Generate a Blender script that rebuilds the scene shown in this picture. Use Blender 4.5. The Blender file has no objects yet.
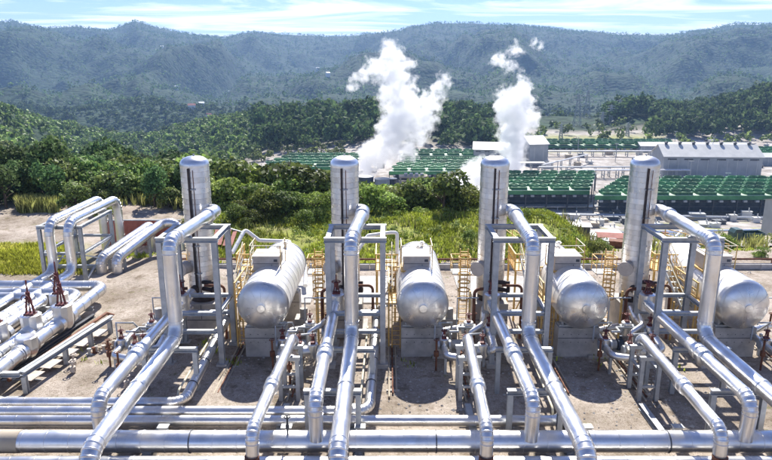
import bpy, math, random
import numpy as np
from mathutils import Vector, Matrix

R = math.radians
random.seed(7)
rng = np.random.default_rng(11)
scene = bpy.context.scene

# ------------------------------------------------------------------ camera
FPX, HCAM, PITCH = 640.0, 17.0, math.atan(165 / 640.0)
cam_d = bpy.data.cameras.new('camera')
cam_d.sensor_fit = 'HORIZONTAL'; cam_d.sensor_width = 36; cam_d.lens = 36 * FPX / 772
cam_d.clip_start = 0.3; cam_d.clip_end = 30000
cam = bpy.data.objects.new('camera', cam_d); scene.collection.objects.link(cam)
cam.location = (0, 0, HCAM); cam.rotation_euler = (math.pi / 2 - PITCH, 0, 0)
scene.camera = cam

# ------------------------------------------------------------------ sky and sun
SUN_EL, SUN_AZ = R(44), R(4)          # azimuth measured from +Y towards +X
world = bpy.data.worlds.new('World'); scene.world = world; world.use_nodes = True
wn, wl = world.node_tree.nodes, world.node_tree.links
wn.clear()
wo = wn.new('ShaderNodeOutputWorld'); bg = wn.new('ShaderNodeBackground'); bg.inputs[1].default_value = 0.14
sky = wn.new('ShaderNodeTexSky'); sky.sky_type = 'NISHITA'; sky.sun_disc = False
sky.sun_elevation = SUN_EL; sky.sun_rotation = SUN_AZ; sky.altitude = 900; sky.air_density = 1.0; sky.dust_density = 0.1; sky.ozone_density = 3.5
tc = wn.new('ShaderNodeTexCoord'); sep = wn.new('ShaderNodeSeparateXYZ'); wl.new(tc.outputs['Generated'], sep.inputs[0])
# cirrus: project the direction on a high flat layer, stretched sideways
zz = wn.new('ShaderNodeMath'); zz.operation = 'ADD'; wl.new(sep.outputs[2], zz.inputs[0]); zz.inputs[1].default_value = 0.03
dx = wn.new('ShaderNodeMath'); dx.operation = 'DIVIDE'; wl.new(sep.outputs[0], dx.inputs[0]); wl.new(zz.outputs[0], dx.inputs[1])
dy = wn.new('ShaderNodeMath'); dy.operation = 'DIVIDE'; wl.new(sep.outputs[1], dy.inputs[0]); wl.new(zz.outputs[0], dy.inputs[1])
cmb = wn.new('ShaderNodeCombineXYZ'); wl.new(dx.outputs[0], cmb.inputs[0]); wl.new(dy.outputs[0], cmb.inputs[1])
mp = wn.new('ShaderNodeMapping'); mp.inputs['Scale'].default_value = (0.15, 0.24, 1); mp.inputs['Rotation'].default_value = (0, 0, R(-7)); mp.inputs['Location'].default_value = (2.2, 0.4, 0)
wl.new(cmb.outputs[0], mp.inputs[0])
cn = wn.new('ShaderNodeTexNoise'); cn.inputs['Scale'].default_value = 1.6; cn.inputs['Detail'].default_value = 9; cn.inputs['Roughness'].default_value = 0.62; cn.inputs['Distortion'].default_value = 1.5
wl.new(mp.outputs[0], cn.inputs[0])
cr = wn.new('ShaderNodeValToRGB'); cr.color_ramp.elements[0].position = 0.46; cr.color_ramp.elements[1].position = 0.62
wl.new(cn.outputs[0], cr.inputs[0])
up = wn.new('ShaderNodeMapRange'); wl.new(sep.outputs[2], up.inputs[0]); up.inputs[1].default_value = -0.01; up.inputs[2].default_value = 0.03
cf = wn.new('ShaderNodeMath'); cf.operation = 'MULTIPLY'; wl.new(cr.outputs[0], cf.inputs[0]); wl.new(up.outputs[0], cf.inputs[1])
cf2 = wn.new('ShaderNodeMath'); cf2.operation = 'MULTIPLY'; wl.new(cf.outputs[0], cf2.inputs[0]); cf2.inputs[1].default_value = 0.9
mx = wn.new('ShaderNodeMix'); mx.data_type = 'RGBA'; hi_ = wn.new('ShaderNodeMapRange'); wl.new(sep.outputs[2], hi_.inputs[0]); hi_.inputs[1].default_value = .10; hi_.inputs[2].default_value = .34; hi_.inputs[3].default_value = 1; hi_.inputs[4].default_value = .12
cf3 = wn.new('ShaderNodeMath'); cf3.operation = 'MULTIPLY'; wl.new(cf2.outputs[0], cf3.inputs[0]); wl.new(hi_.outputs[0], cf3.inputs[1]); wl.new(cf3.outputs[0], mx.inputs[0]); tint = wn.new('ShaderNodeMix'); tint.data_type = 'RGBA'; tint.blend_type = 'MULTIPLY'; tint.inputs[0].default_value = 1; tint.inputs[7].default_value = (.36, .375, .53, 1)
wl.new(sky.outputs[0], tint.inputs[6]); wl.new(tint.outputs[2], mx.inputs[6]); mx.inputs[7].default_value = (5.6, 5.8, 6.1, 1)
wl.new(mx.outputs[2], bg.inputs[0]); wl.new(bg.outputs[0], wo.inputs[0])

sl = bpy.data.lights.new('sun', 'SUN'); sl.energy = 4.5; sl.angle = R(0.6); sl.color = (1, 0.955, 0.88)
sun = bpy.data.objects.new('sun', sl); scene.collection.objects.link(sun)
sd = Vector((math.sin(SUN_AZ) * math.cos(SUN_EL), math.cos(SUN_AZ) * math.cos(SUN_EL), math.sin(SUN_EL)))
sun.rotation_euler = sd.to_track_quat('Z', 'Y').to_euler(); sun.location = (0, 0, 120)
scene.view_settings.view_transform = 'Standard'; scene.view_settings.look = 'None'
scene.view_settings.exposure = 1.12; scene.view_settings.gamma = 1
scene.cycles.volume_bounces = 10; scene.cycles.max_bounces = 12; scene.cycles.transparent_max_bounces = 8

# ------------------------------------------------------------------ materials
def nmat(name):
    m = bpy.data.materials.new(name); m.use_nodes = True
    nt = m.node_tree; b = nt.nodes['Principled BSDF']
    return m, nt, b
def noise(nt, scale, detail=5, rough=0.55, coord='Object', vec=None, stretch=None):
    n = nt.nodes.new('ShaderNodeTexNoise'); n.inputs['Scale'].default_value = scale; n.inputs['Detail'].default_value = detail; n.inputs['Roughness'].default_value = rough
    if vec is None:
        t = nt.nodes.new('ShaderNodeTexCoord'); vec = t.outputs[coord]
    if stretch:
        mpn = nt.nodes.new('ShaderNodeMapping'); mpn.inputs['Scale'].default_value = stretch; nt.links.new(vec, mpn.inputs[0]); vec = mpn.outputs[0]
    nt.links.new(vec, n.inputs[0]); return n.outputs[0]
def ramp(nt, fac, stops):
    r = nt.nodes.new('ShaderNodeValToRGB'); e = r.color_ramp.elements
    while len(e) < len(stops): e.new(0.5)
    for k, (p, c) in enumerate(stops):
        e[k].position = p; e[k].color = (c[0], c[1], c[2], 1)
    nt.links.new(fac, r.inputs[0]); return r.outputs[0]
def mixc(nt, fac, a, b, mode='MIX'):
    m = nt.nodes.new('ShaderNodeMix'); m.data_type = 'RGBA'; m.blend_type = mode
    if isinstance(fac, float): m.inputs[0].default_value = fac
    else: nt.links.new(fac, m.inputs[0])
    for s, v in ((6, a), (7, b)):
        if isinstance(v, tuple): m.inputs[s].default_value = (*v, 1)
        else: nt.links.new(v, m.inputs[s])
    return m.outputs[2]
def bump(nt, b, h, strength, dist):
    n = nt.nodes.new('ShaderNodeBump'); n.inputs['Strength'].default_value = strength; n.inputs['Distance'].default_value = dist
    nt.links.new(h, n.inputs['Height']); nt.links.new(n.outputs[0], b.inputs['Normal'])
def simple(name, c1, c2, scale=2.0, rough=0.6, metal=0.0, bstr=0.0, bdist=0.02, stretch=None, lo=0.35, hi=0.65, rvar=None, rand=0.0, stain=0.0):
    m, nt, b = nmat(name)
    tco = nt.nodes.new('ShaderNodeTexCoord'); oi0 = nt.nodes.new('ShaderNodeObjectInfo'); va = nt.nodes.new('ShaderNodeVectorMath'); va.operation = 'MULTIPLY_ADD'
    nt.links.new(oi0.outputs['Random'], va.inputs[0]); va.inputs[1].default_value = (37, 53, 71); nt.links.new(tco.outputs['Object'], va.inputs[2]); VV = va.outputs[0]
    f = noise(nt, scale, 6, 0.6, vec=VV, stretch=stretch)
    col = ramp(nt, f, [(lo, c1), (hi, c2)])
    if rand:
        oi = nt.nodes.new('ShaderNodeObjectInfo'); mr = nt.nodes.new('ShaderNodeMapRange'); nt.links.new(oi.outputs['Random'], mr.inputs[0])
        mr.inputs[3].default_value = 1 - rand; mr.inputs[4].default_value = 1 + rand
        cc = nt.nodes.new('ShaderNodeCombineColor')
        for k in range(3): nt.links.new(mr.outputs[0], cc.inputs[k])
        col = mixc(nt, 1.0, col, cc.outputs[0], 'MULTIPLY')
    if stain:
        sf = ramp(nt, noise(nt, scale * .55, 8, .7, vec=VV, stretch=(1, 1, .45)), [(.52, (0, 0, 0)), (.66, (stain, stain, stain))])
        col = mixc(nt, sf, col, (.40, .345, .28))
    nt.links.new(col, b.inputs['Base Color'])
    b.inputs['Roughness'].default_value = rough; b.inputs['Metallic'].default_value = metal
    if rvar:
        g = noise(nt, scale * .9, 3, 0.5, vec=VV); mr = nt.nodes.new('ShaderNodeMapRange'); nt.links.new(g, mr.inputs[0])
        mr.inputs[1].default_value = .3; mr.inputs[2].default_value = .7; mr.inputs[3].default_value = rvar[0]; mr.inputs[4].default_value = rvar[1]
        nt.links.new(mr.outputs[0], b.inputs['Roughness'])
    if bstr: bump(nt, b, noise(nt, scale * 4, 5, 0.6), bstr, bdist)
    return m
M = {}
M['alu'] = simple('aluminium cladding', (.70, .695, .68), (.83, .82, .80), 1.1, .3, .93, 0, .008, rvar=(.27, .43), rand=.08, stain=.3)
M['alu_tower'] = simple('aluminium tower sheet', (.72, .70, .675), (.86, .845, .82), .9, .4, .88, .03, .008, rvar=(.26, .42), rand=.10, stain=.3)
M['alu_drum'] = simple('pale drum cladding', (.70, .69, .67), (.82, .81, .79), .9, .5, .45, .06, .01, rvar=(.35, .55), rand=.05, stain=.35)
M['alu_head'] = simple('domed head cladding', (.68, .67, .65), (.80, .785, .76), 1.0, .3, .84, .02, .01, rvar=(.24, .40), stain=.3)
M['galv'] = simple('galvanised steel', (.36, .38, .40), (.50, .52, .53), 2.5, .5, .35, .05, .01)
M['concrete'] = simple('pale concrete', (.34, .325, .30), (.52, .495, .46), 1.4, .9, 0, .3, .02)
M['rust'] = simple('rusty pipe', (.10, .035, .018), (.24, .10, .05), 3, .8, .1, .2, .01)
M['dark'] = simple('dark brown channel', (.035, .025, .022), (.07, .05, .045), 3, .7, .1)
M['red'] = simple('dark red valve paint', (.095, .018, .018), (.17, .035, .03), 4, .5, .1)
M['yellow'] = simple('yellow safety paint', (.60, .36, .09), (.74, .50, .17), 4, .55)
M['palerail'] = simple('pale yellow handrail', (.62, .55, .36), (.72, .66, .5), 4, .55)
M['boxbeige'] = simple('beige sheet box', (.44, .38, .32), (.56, .50, .44), 2, .6, .1)
M['white'] = simple('white paint', (.66, .66, .64), (.80, .80, .78), .3, .5)
M['roofwhite'] = simple('pale roof sheet', (.50, .50, .47), (.62, .61, .57), .2, .5)
M['greywall'] = simple('grey wall sheet', (.30, .32, .33), (.40, .42, .43), .15, .6)
M['darkgrey'] = simple('dark steel', (.05, .055, .065), (.10, .105, .12), 1, .6, .2)
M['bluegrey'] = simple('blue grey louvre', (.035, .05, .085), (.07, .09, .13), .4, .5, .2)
M['green'] = simple('green condenser paint', (.018, .13, .045), (.065, .26, .095), .15, .6, 0, rand=.3)
M['palegreen'] = simple('pale green deck', (.25, .36, .27), (.40, .50, .38), .3, .7)
M['brick'] = simple('red brown sheet', (.24, .07, .05), (.34, .12, .09), 1.5, .8)
M['tan'] = simple('tan plaster', (.38, .32, .24), (.50, .43, .33), .6, .85)
M['purple'] = simple('purple door', (.16, .03, .10), (.22, .05, .14), .6, .6)
M['glass'] = simple('dark glass', (.02, .03, .04), (.04, .05, .06), 1, .12)
M['rubber'] = simple('tyre rubber', (.02, .02, .02), (.035, .035, .035), 3, .8)
M['truck'] = simple('dark green truck paint', (.03, .07, .06), (.05, .10, .09), 1, .4)
M['soil'] = simple('bare soil heap', (.26, .20, .16), (.38, .31, .25), 1, .95, 0, .5, .1)
M['trunk'] = simple('bark', (.07, .05, .035), (.14, .10, .07), 5, .9)

def leafmat(name, c1, c2, c3, rand=.28, hue=.02, gl=.12):
    m, nt, b = nmat(name)
    f = noise(nt, .55, 3, .6)
    col = ramp(nt, f, [(.3, c1), (.5, c2), (.72, c3)])
    geo = nt.nodes.new('ShaderNodeObjectInfo')
    hs = nt.nodes.new('ShaderNodeHueSaturation'); nt.links.new(col, hs.inputs['Color'])
    a = nt.nodes.new('ShaderNodeMapRange'); nt.links.new(geo.outputs['Random'], a.inputs[0]); a.inputs[3].default_value = 1 - rand; a.inputs[4].default_value = 1 + rand
    isl = nt.nodes.new('ShaderNodeNewGeometry'); ia = nt.nodes.new('ShaderNodeMapRange'); nt.links.new(isl.outputs['Random Per Island'], ia.inputs[0]); ia.inputs[3].default_value = .4; ia.inputs[4].default_value = 1.8
    lf = noise(nt, .035, 3, .6, vec=isl.outputs['Position']); lm = nt.nodes.new('ShaderNodeMapRange'); nt.links.new(lf, lm.inputs[0]); lm.inputs[1].default_value = .35; lm.inputs[2].default_value = .65; lm.inputs[3].default_value = .62; lm.inputs[4].default_value = 1.55
    l2 = nt.nodes.new('ShaderNodeMath'); l2.operation = 'MULTIPLY'; nt.links.new(lm.outputs[0], l2.inputs[0]); nt.links.new(a.outputs[0], l2.inputs[1]); a = l2
    im = nt.nodes.new('ShaderNodeMath'); im.operation = 'MULTIPLY'; nt.links.new(ia.outputs[0], im.inputs[0]); nt.links.new(a.outputs[0], im.inputs[1])
    nt.links.new(im.outputs[0], hs.inputs['Value'])
    h = nt.nodes.new('ShaderNodeMapRange'); nt.links.new(geo.outputs['Random'], h.inputs[0]); h.inputs[3].default_value = .5 - hue; h.inputs[4].default_value = .5 + hue
    nt.links.new(h.outputs[0], hs.inputs['Hue'])
    nt.links.new(hs.outputs[0], b.inputs['Base Color']); b.inputs['Roughness'].default_value = .75 if gl < .2 else .6; b.inputs['Specular IOR Level'].default_value = gl
    tr = nt.nodes.new('ShaderNodeBsdfTranslucent'); nt.links.new(hs.outputs[0], tr.inputs[0])
    mxs = nt.nodes.new('ShaderNodeMixShader'); mxs.inputs[0].default_value = .3
    nt.links.new(b.outputs[0], mxs.inputs[1]); nt.links.new(tr.outputs[0], mxs.inputs[2])
    nt.links.new(mxs.outputs[0], nt.nodes['Material Output'].inputs[0])
    return m
M['leaf'] = leafmat('broadleaf foliage', (.056, .090, .022), (.13, .175, .046), (.24, .28, .09), gl=.24)
M['bush'] = leafmat('bush foliage', (.09, .13, .026), (.19, .235, .048), (.32, .36, .10), gl=.24)
M['leafdark'] = leafmat('dark foliage', (.040, .074, .026), (.075, .118, .040), (.12, .17, .062))
M['grass'] = leafmat('bright grass', (.22, .25, .03), (.34, .37, .05), (.46, .46, .11), rand=.0)
M['drygrass'] = leafmat('dry grass', (.17, .19, .05), (.24, .26, .08), (.33, .32, .12), rand=.1)

# ------------------------------------------------------------------ mesh builder
class MB:
    def __init__(s): s.v = []; s.f = []; s.s = []
    def add(s, vs, fs, smooth=False):
        n = len(s.v); s.v += [tuple(v) for v in vs]; s.f += [tuple(i + n for i in f) for f in fs]; s.s += [smooth] * len(fs)
    def box(s, c, d, rz=0, rx=0):
        m = Matrix.Rotation(rz, 3, 'Z') @ Matrix.Rotation(rx, 3, 'X')
        vs = [Vector(c) + m @ Vector((a * d[0] / 2, b * d[1] / 2, e * d[2] / 2)) for e in (-1, 1) for b in (-1, 1) for a in (-1, 1)]
        s.add(vs, [(0, 2, 3, 1), (4, 5, 7, 6), (0, 1, 5, 4), (2, 6, 7, 3), (0, 4, 6, 2), (1, 3, 7, 5)])
    def frame(s, t):
        t = t.normalized(); u = Vector((0, 0, 1)) if abs(t.z) < .95 else Vector((0, 1, 0))
        a = t.cross(u).normalized(); return a, a.cross(t).normalized()
    def beam(s, p, q, w=.1, h=None):
        h = h or w; p, q = Vector(p), Vector(q); a, b = s.frame(q - p)
        vs = [o + a * (i * w / 2) + b * (j * h / 2) for o in (p, q) for i, j in ((-1, -1), (1, -1), (1, 1), (-1, 1))]
        s.add(vs, [(3, 2, 1, 0), (4, 5, 6, 7), (0, 1, 5, 4), (1, 2, 6, 5), (2, 3, 7, 6), (3, 0, 4, 7)])
    def hbeam(s, p, q, w=.28, t=.03):
        p, q = Vector(p), Vector(q); a, b = s.frame(q - p)
        for c in (-1, 1):
            off = b * (c * (w / 2 - t / 2)); s.beam2(p + off, q + off, a, b, w, t)
        s.beam2(p, q, a, b, t, w - 2 * t - .002)
    def beam2(s, p, q, a, b, w, h):
        vs = [o + a * (i * w / 2) + b * (j * h / 2) for o in (p, q) for i, j in ((-1, -1), (1, -1), (1, 1), (-1, 1))]
        s.add(vs, [(3, 2, 1, 0), (4, 5, 6, 7), (0, 1, 5, 4), (1, 2, 6, 5), (2, 3, 7, 6), (3, 0, 4, 7)])
    def tube(s, pts, r, n=10, caps=True):
        # pts: list of points; r: number or list of radii, parallel transport
        P = [Vector(p) for p in pts]; rs = r if isinstance(r, (list, tuple)) else [r] * len(P)
        T = []
        for i in range(len(P)):
            t = Vector((0, 0, 0))
            if i > 0: t += (P[i] - P[i - 1]).normalized()
            if i < len(P) - 1: t += (P[i + 1] - P[i]).normalized()
            T.append(t.normalized())
        a, b = s.frame(T[0]); vs = []; fs = []
        for i in range(len(P)):
            if i: a = (a - T[i] * a.dot(T[i])).normalized(); b = T[i].cross(a) * -1; b = a.cross(T[i]).normalized()
            for k in range(n):
                th = 2 * math.pi * k / n; vs.append(P[i] + (a * math.cos(th) + b * math.sin(th)) * rs[i])
        rings = [vs[i * n:(i + 1) * n] for i in range(len(P))]
        sl = [(rs[i + 1] - rs[i]) / max(1e-6, (P[i + 1] - P[i]).length) for i in range(len(P) - 1)]
        s.strips(rings, [abs(sl[i] - sl[i - 1]) > .5 for i in range(1, len(sl))], n, True)
        if caps:
            s.add(vs[:n], [tuple(range(n))]); s.add(vs[-n:], [tuple(range(n))[::-1]])
    def strips(s, rings, sharp, n, smooth):
        run = [rings[0]]
        for i in range(1, len(rings)):
            run.append(rings[i])
            if i == len(rings) - 1 or sharp[i - 1]:
                s.add([v for g_ in run for v in g_], [(j * n + k, (j + 1) * n + k, (j + 1) * n + (k + 1) % n, j * n + (k + 1) % n) for j in range(len(run) - 1) for k in range(n)], smooth)
                run = [rings[i]]
    def cyl(s, p, q, r, n=12): s.tube([p, q], r, n)
    def lathe(s, prof, c, axis='z', n=24, smooth=True, sgn=1):
        # prof: (radius, distance along the axis)
        vs = []; fs = []
        for r, h in prof:
            for k in range(n):
                t = 2 * math.pi * k / n; x, y = r * math.cos(t), r * math.sin(t)
                vs.append((c[0] + x, c[1] + y, c[2] + h) if axis == 'z' else ((c[0] + x, c[1] + h * sgn, c[2] + y) if axis == 'y' else (c[0] + h * sgn, c[1] + x, c[2] + y)))
        dr = [math.atan2(prof[i + 1][0] - prof[i][0], abs(prof[i + 1][1] - prof[i][1]) + 1e-6) for i in range(len(prof) - 1)]
        s.strips([vs[i * n:(i + 1) * n] for i in range(len(prof))], [abs(dr[i] - dr[i - 1]) > .6 for i in range(1, len(dr))], n, smooth)
    def ring(s, c, R0, r, n=20, axis='z'):
        pts = []
        for k in range(n + 1):
            t = 2 * math.pi * k / n
            pts.append((c[0] + R0 * math.cos(t), c[1] + R0 * math.sin(t), c[2]) if axis == 'z' else (c[0] + R0 * math.cos(t), c[1], c[2] + R0 * math.sin(t)))
        s.tube(pts, r, 5, False)
    def mesh(s, name, mat, org=(0, 0, 0)):
        me = bpy.data.meshes.new(name); o = Vector(org)
        me.from_pydata([Vector(v) - o for v in s.v], [], s.f); me.polygons.foreach_set('use_smooth', s.s)
        me.materials.append(mat); me.update(); return me

def fillet(pts, rad, n=6):
    P = [Vector(p) for p in pts]; out = [P[0]]; el = [False]
    for i in range(1, len(P) - 1):
        a, b = (P[i - 1] - P[i]), (P[i + 1] - P[i]); la, lb = a.length, b.length; a.normalize(); b.normalize()
        ang = a.angle(b); d = min(rad / math.tan(ang / 2), la * .48, lb * .48); rr = d * math.tan(ang / 2)
        c = P[i] + (a + b).normalized() * (rr / math.sin(ang / 2))
        s, e = P[i] + a * d, P[i] + b * d; vs, ve = s - c, e - c; tot = vs.angle(ve)
        ax = vs.cross(ve).normalized()
        for k in range(n + 1):
            out.append(c + Matrix.Rotation(tot * k / n, 3, ax) @ vs); el.append(True)
    out.append(P[-1]); el.append(False); return out, el
def clad(mb, pts, r, bend=.8, seam=1.05, n=16, gores=6):
    """insulated pipe: sheet jackets with lapped seams, gored elbows"""
    P, el = fillet(pts, bend, gores); S = []; Rr = []
    lip = min(.022, r * .065); w = .03
    for i in range(len(P)):
        if i:
            a, b = P[i - 1], P[i]; L = (b - a).length; d = (b - a).normalized()
            if not (el[i] and el[i - 1]) and L > seam * 1.3:
                m = int(L / seam)
                for k in range(1, m + 1):
                    t = L * k / (m + .5)
                    S += [a + d * (t - w), a + d * (t - w + .004), a + d * (t + w - .004), a + d * (t + w)]; Rr += [r, r + lip, r + lip, r]
        if el[i] and r > .2:
            t = (P[min(i + 1, len(P) - 1)] - P[i - 1]).normalized()
            S += [P[i] - t * .024, P[i] - t * .020, P[i] + t * .020, P[i] + t * .024]; Rr += [r, r + lip, r + lip, r]
        else: S.append(P[i]); Rr.append(r)
    mb.tube(S, Rr, n)

COL = scene.collection
CACHE = {}
OFF = Vector((0, 0, 0))
def tagp(o, label=None, cat=None, group=None, kind=None):
    for k, v in (('label', label), ('category', cat), ('group', group), ('kind', kind)):
        if v: o[k] = v
    return o
def thing(name, label, cat, base=(0, 0, 0), group=None, rz=0):
    o = bpy.data.objects.new(name, None); COL.objects.link(o); o.empty_display_size = .3
    o.location = Vector(base) + OFF; o.rotation_euler.z = rz; o['base'] = tuple(base)
    return tagp(o, label, cat, group)
def part(key, name, mat, parent, fn, label=None, kind=None):
    """fn(mb) fills geometry in train coordinates; meshes are shared between copies through key"""
    if key and key in CACHE: me = CACHE[key]
    else:
        mb = MB(); fn(mb); me = mb.mesh(name, M[mat], parent['base'] if parent else (0, 0, 0))
        if key: CACHE[key] = me
    o = bpy.data.objects.new(name, me); COL.objects.link(o)
    if parent: o.parent = parent; o['base'] = tuple(parent['base'])
    return tagp(o, label, kind=kind)
def solo(key, name, mat, label, cat, base, fn, group=None, kind=None):
    """a thing that is one mesh"""
    if key and key in CACHE: me = CACHE[key]
    else:
        mb = MB(); fn(mb); me = mb.mesh(name, M[mat], base)
        if key: CACHE[key] = me
    o = bpy.data.objects.new(name, me); COL.objects.link(o); o.location = Vector(base) + OFF; o['base'] = tuple(base)
    return tagp(o, label, cat, group, kind)

# ------------------------------------------------------------------ terrain
def vnoise(x, y, seed=0):
    xi = np.floor(x).astype(np.int64); yi = np.floor(y).astype(np.int64); fx = x - xi; fy = y - yi
    fx = fx * fx * (3 - 2 * fx); fy = fy * fy * (3 - 2 * fy)
    def h(a, b):
        n = (a * 374761393 + b * 668265263 + seed * 1442695) & 0x7fffffff
        n = ((n ^ (n >> 13)) * 1274126177) & 0x7fffffff
        return ((n ^ (n >> 16)) & 0xffff) / 65535.0
    return (h(xi, yi) * (1 - fx) + h(xi + 1, yi) * fx) * (1 - fy) + (h(xi, yi + 1) * (1 - fx) + h(xi + 1, yi + 1) * fx) * fy
def fbm(x, y, o=4, seed=0):
    s = 0; a = .5
    for k in range(o): s = s + a * vnoise(x * 2 ** k, y * 2 ** k, seed + k); a *= .5
    return s
def sst(x, a, b):
    t = np.clip((x - a) / (b - a), 0, 1); return t * t * (3 - 2 * t)
RX = [-900, 0, 30, 60, 90, 120, 147, 170, 200, 230, 260, 290, 330, 360, 400, 430, 460, 490, 520, 560, 600, 660, 690, 720, 750, 772, 1700]
RY = [36, 34, 30, 35, 33, 36, 27, 33, 38, 41, 36, 37, 39, 38, 33, 27, 27, 28, 30, 35, 38, 40, 36, 32, 33, 31, 36]
def height(x, y):
    x = np.asarray(x, float); y = np.asarray(y, float)
    Y = np.maximum(np.maximum(y, np.abs(x) * .8), -y); rad = np.hypot(x, y)
    px = 386 + 640 * np.clip(np.where(y > 1, x / np.maximum(y, 1), np.sign(x) * 2), -2, 2)
    zl = np.interp(Y, [0, 80, 120, 200, 300, 480, 700, 1000, 1500], [0, .5, -8, -24, -34, -47, -58, -70, -125])
    zc = np.interp(Y, [0, 55, 60, 68, 75, 120, 200, 270, 900, 1150, 1500], [0, 0, .5, 1.2, 0, -20, -45, -54, -54, -80, -125])
    zr = np.interp(Y, [0, 58, 64, 90, 115, 170, 240, 270, 300, 900, 1150, 1500], [0, 0, -1.6, -8.8, -15.5, -29.5, -46, -51.8, -54, -54, -80, -125])
    z = zl + (zc - zl) * sst(px, 165, 250); z = z + (zr - z) * sst(px, 545, 615)
    z = z + 11 * np.exp(-((px - 630) / 34) ** 2) * np.exp(-((Y - 800) / 90) ** 2)
    z = z + 36 * sst(px, 655, 800) * sst(Y, 600, 800) * (1 - sst(Y, 1000, 1300))
    z = z + 17 * np.exp(-((px - 390) / 95) ** 2) * np.exp(-((Y - 680) / 110) ** 2)
    z = z + (fbm(x / 210, y / 300, 3, 41) - .44) * 70 * sst(Y, 380, 700) * (1 - sst(Y, 1300, 1500)) * (1 - sst(px, 190, 270) * (1 - sst(Y, 900, 1050)))
    z = z - 42 * np.exp(-((px - 125) / 75) ** 2) * sst(Y, 330, 620) * (1 - sst(Y, 1250, 1500))
    z = z + 24 * np.exp(-((px + 25) / 60) ** 2) * np.exp(-((Y - 620) / 160) ** 2)
    z = z + (fbm(x / 60, y / 60, 3, 5) - .44) * 9 * sst(Y, 90, 320) * (1 - sst(px, 230, 330) * (1 - sst(Y, 520, 620)))
    z = z + (fbm(x / 3, y / 3, 3, 9) - .44) * .25 * sst(Y, 57, 66)
    z = z + (fbm(x / 2.2, y / 2.2, 3, 19) - .44) * .07 * (1 - sst(Y, 57, 66))
    hr = 17 + (65 - np.interp(px, RX, RY)) * 5200 / 640
    t = np.clip((rad - 1500) / 3700, 0, 1.35)
    sp = np.abs(fbm(x / 560, y / 1100, 4, 31) - .47) * 4.5
    g = np.where(t < 1, t ** .8, 1 - (t - 1) * .8)
    zm = -125 + (hr + 125) * g + (1 - np.clip(sp, 0, 1)) * 230 * np.clip(t * 1.6, 0, 1) * np.clip((1 - t) * 1.7, 0, 1) - 90 * np.clip(t * 4, 0, 1) * np.clip((1 - t) * 3, 0, 1)
    zm = zm + (fbm(x / 170, y / 170, 3, 77) - .44) * 55 * np.clip(t * 5, 0, 1) * np.clip((1.02 - t) * 6, .12, 1)
    zm = zm + (fbm(x / 22, y / 22, 2, 55) - .37) * 8 * np.clip(t * 10, 0, 1)
    an = np.arctan2(x, np.maximum(y, 1)) * 6
    zm = zm - 120 * np.exp(-((rad - 3150 - 900 * (fbm(an + 9, an * 0 + 3, 3, 61) - .44) * 2) / 330) ** 2)
    zm = zm - 60 * np.exp(-((rad - 2250 - 700 * (fbm(an * 1.4 + 30, an * 0 + 7, 3, 62) - .44) * 2) / 200) ** 2)
    zm = zm - 110 * np.exp(-((rad - 4250 - 700 * (fbm(an + 60, an * 0 + 7, 3, 63) - .44) * 2) / 300) ** 2)
    w = sst(rad, 1380, 1620); z = z * (1 - w) + zm * w
    return z
def hz(x, y): return float(height(np.array([x]), np.array([y]))[0])

ang = np.concatenate([np.linspace(-180, -44, 40)[:-1], np.linspace(-44, 44, 600), np.linspace(44, 180, 40)[1:]]) * math.pi / 180
rr = np.concatenate([np.arange(2, 110, 1.3), np.arange(110, 420, 3), np.arange(420, 1400, 6), np.arange(1400, 6400, 12.5)])
A, RR = np.meshgrid(ang, rr); XX = np.sin(A) * RR; YY = np.cos(A) * RR; ZZ = height(XX, YY)
na, nr = len(ang), len(rr)
co = np.stack([XX, YY, ZZ], -1).reshape(-1, 3)
i = np.arange(nr - 1)[:, None] * na + np.arange(na - 1)[None]
q = np.stack([i, i + 1, i + na + 1, i + na], -1).reshape(-1, 4)[:, ::-1]
me = bpy.data.meshes.new('ground'); me.vertices.add(len(co) + 1)
co = np.vstack([co, [[0, 0, 0]]]); me.vertices.foreach_set('co', co.ravel())
fan = np.array([[na * nr, k + 1, k] for k in range(na - 1)])
nl = q.size + fan.size
me.loops.add(nl); me.loops.foreach_set('vertex_index', np.concatenate([q.ravel(), fan.ravel()]))
me.polygons.add(len(q) + len(fan))
ls = np.concatenate([np.arange(len(q)) * 4, len(q) * 4 + np.arange(len(fan)) * 3]); me.polygons.foreach_set('loop_start', ls)
me.update(calc_edges=True); me.polygons.foreach_set('use_smooth', [True] * len(me.polygons))
X, Yv = co[:, 0], co[:, 1]; PX = 386 + 640 * np.clip(X / np.maximum(Yv, 1), -2, 2); RAD = np.hypot(X, Yv)
jit = (fbm(X / 4, Yv / 4, 3, 3) - .44) * 6
Yj = Yv + jit
gr = sst(Yj, 55.5, 57) * (1 - sst(Yj, 78, 84)) * sst(PX, 170, 200) * (1 - sst(PX + jit * 3, 590, 615))
gr = np.maximum(gr, sst(Yj, 50, 52) * (1 - sst(Yj, 58, 60)) * (1 - sst(PX, 45, 90)) * (Yv > 0))          # patch behind the arches
gr = np.maximum(gr, sst(PX + jit * 3, 600, 615) * sst(fbm(X / 9, Yv / 5, 3, 14), .47, .53) * sst(Yj, 59, 62) * (1 - sst(Yj, 270, 300)) * .8)
gr = np.maximum(gr, .8 * sst(PX, 500, 560) * (1 - sst(PX, 640, 680)) * sst(Yj, 520, 560) * (1 - sst(Yj, 640, 700)))
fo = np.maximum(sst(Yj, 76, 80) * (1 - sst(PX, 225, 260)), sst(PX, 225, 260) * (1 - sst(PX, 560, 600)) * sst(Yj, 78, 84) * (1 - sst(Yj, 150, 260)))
fo = np.maximum(fo, sst(Yj, 540, 600) * (1 - sst(PX, 490, 520))); fo = np.maximum(fo, sst(Yj, 690, 740)); fo = np.maximum(fo, sst(RAD, 900, 950))
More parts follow.
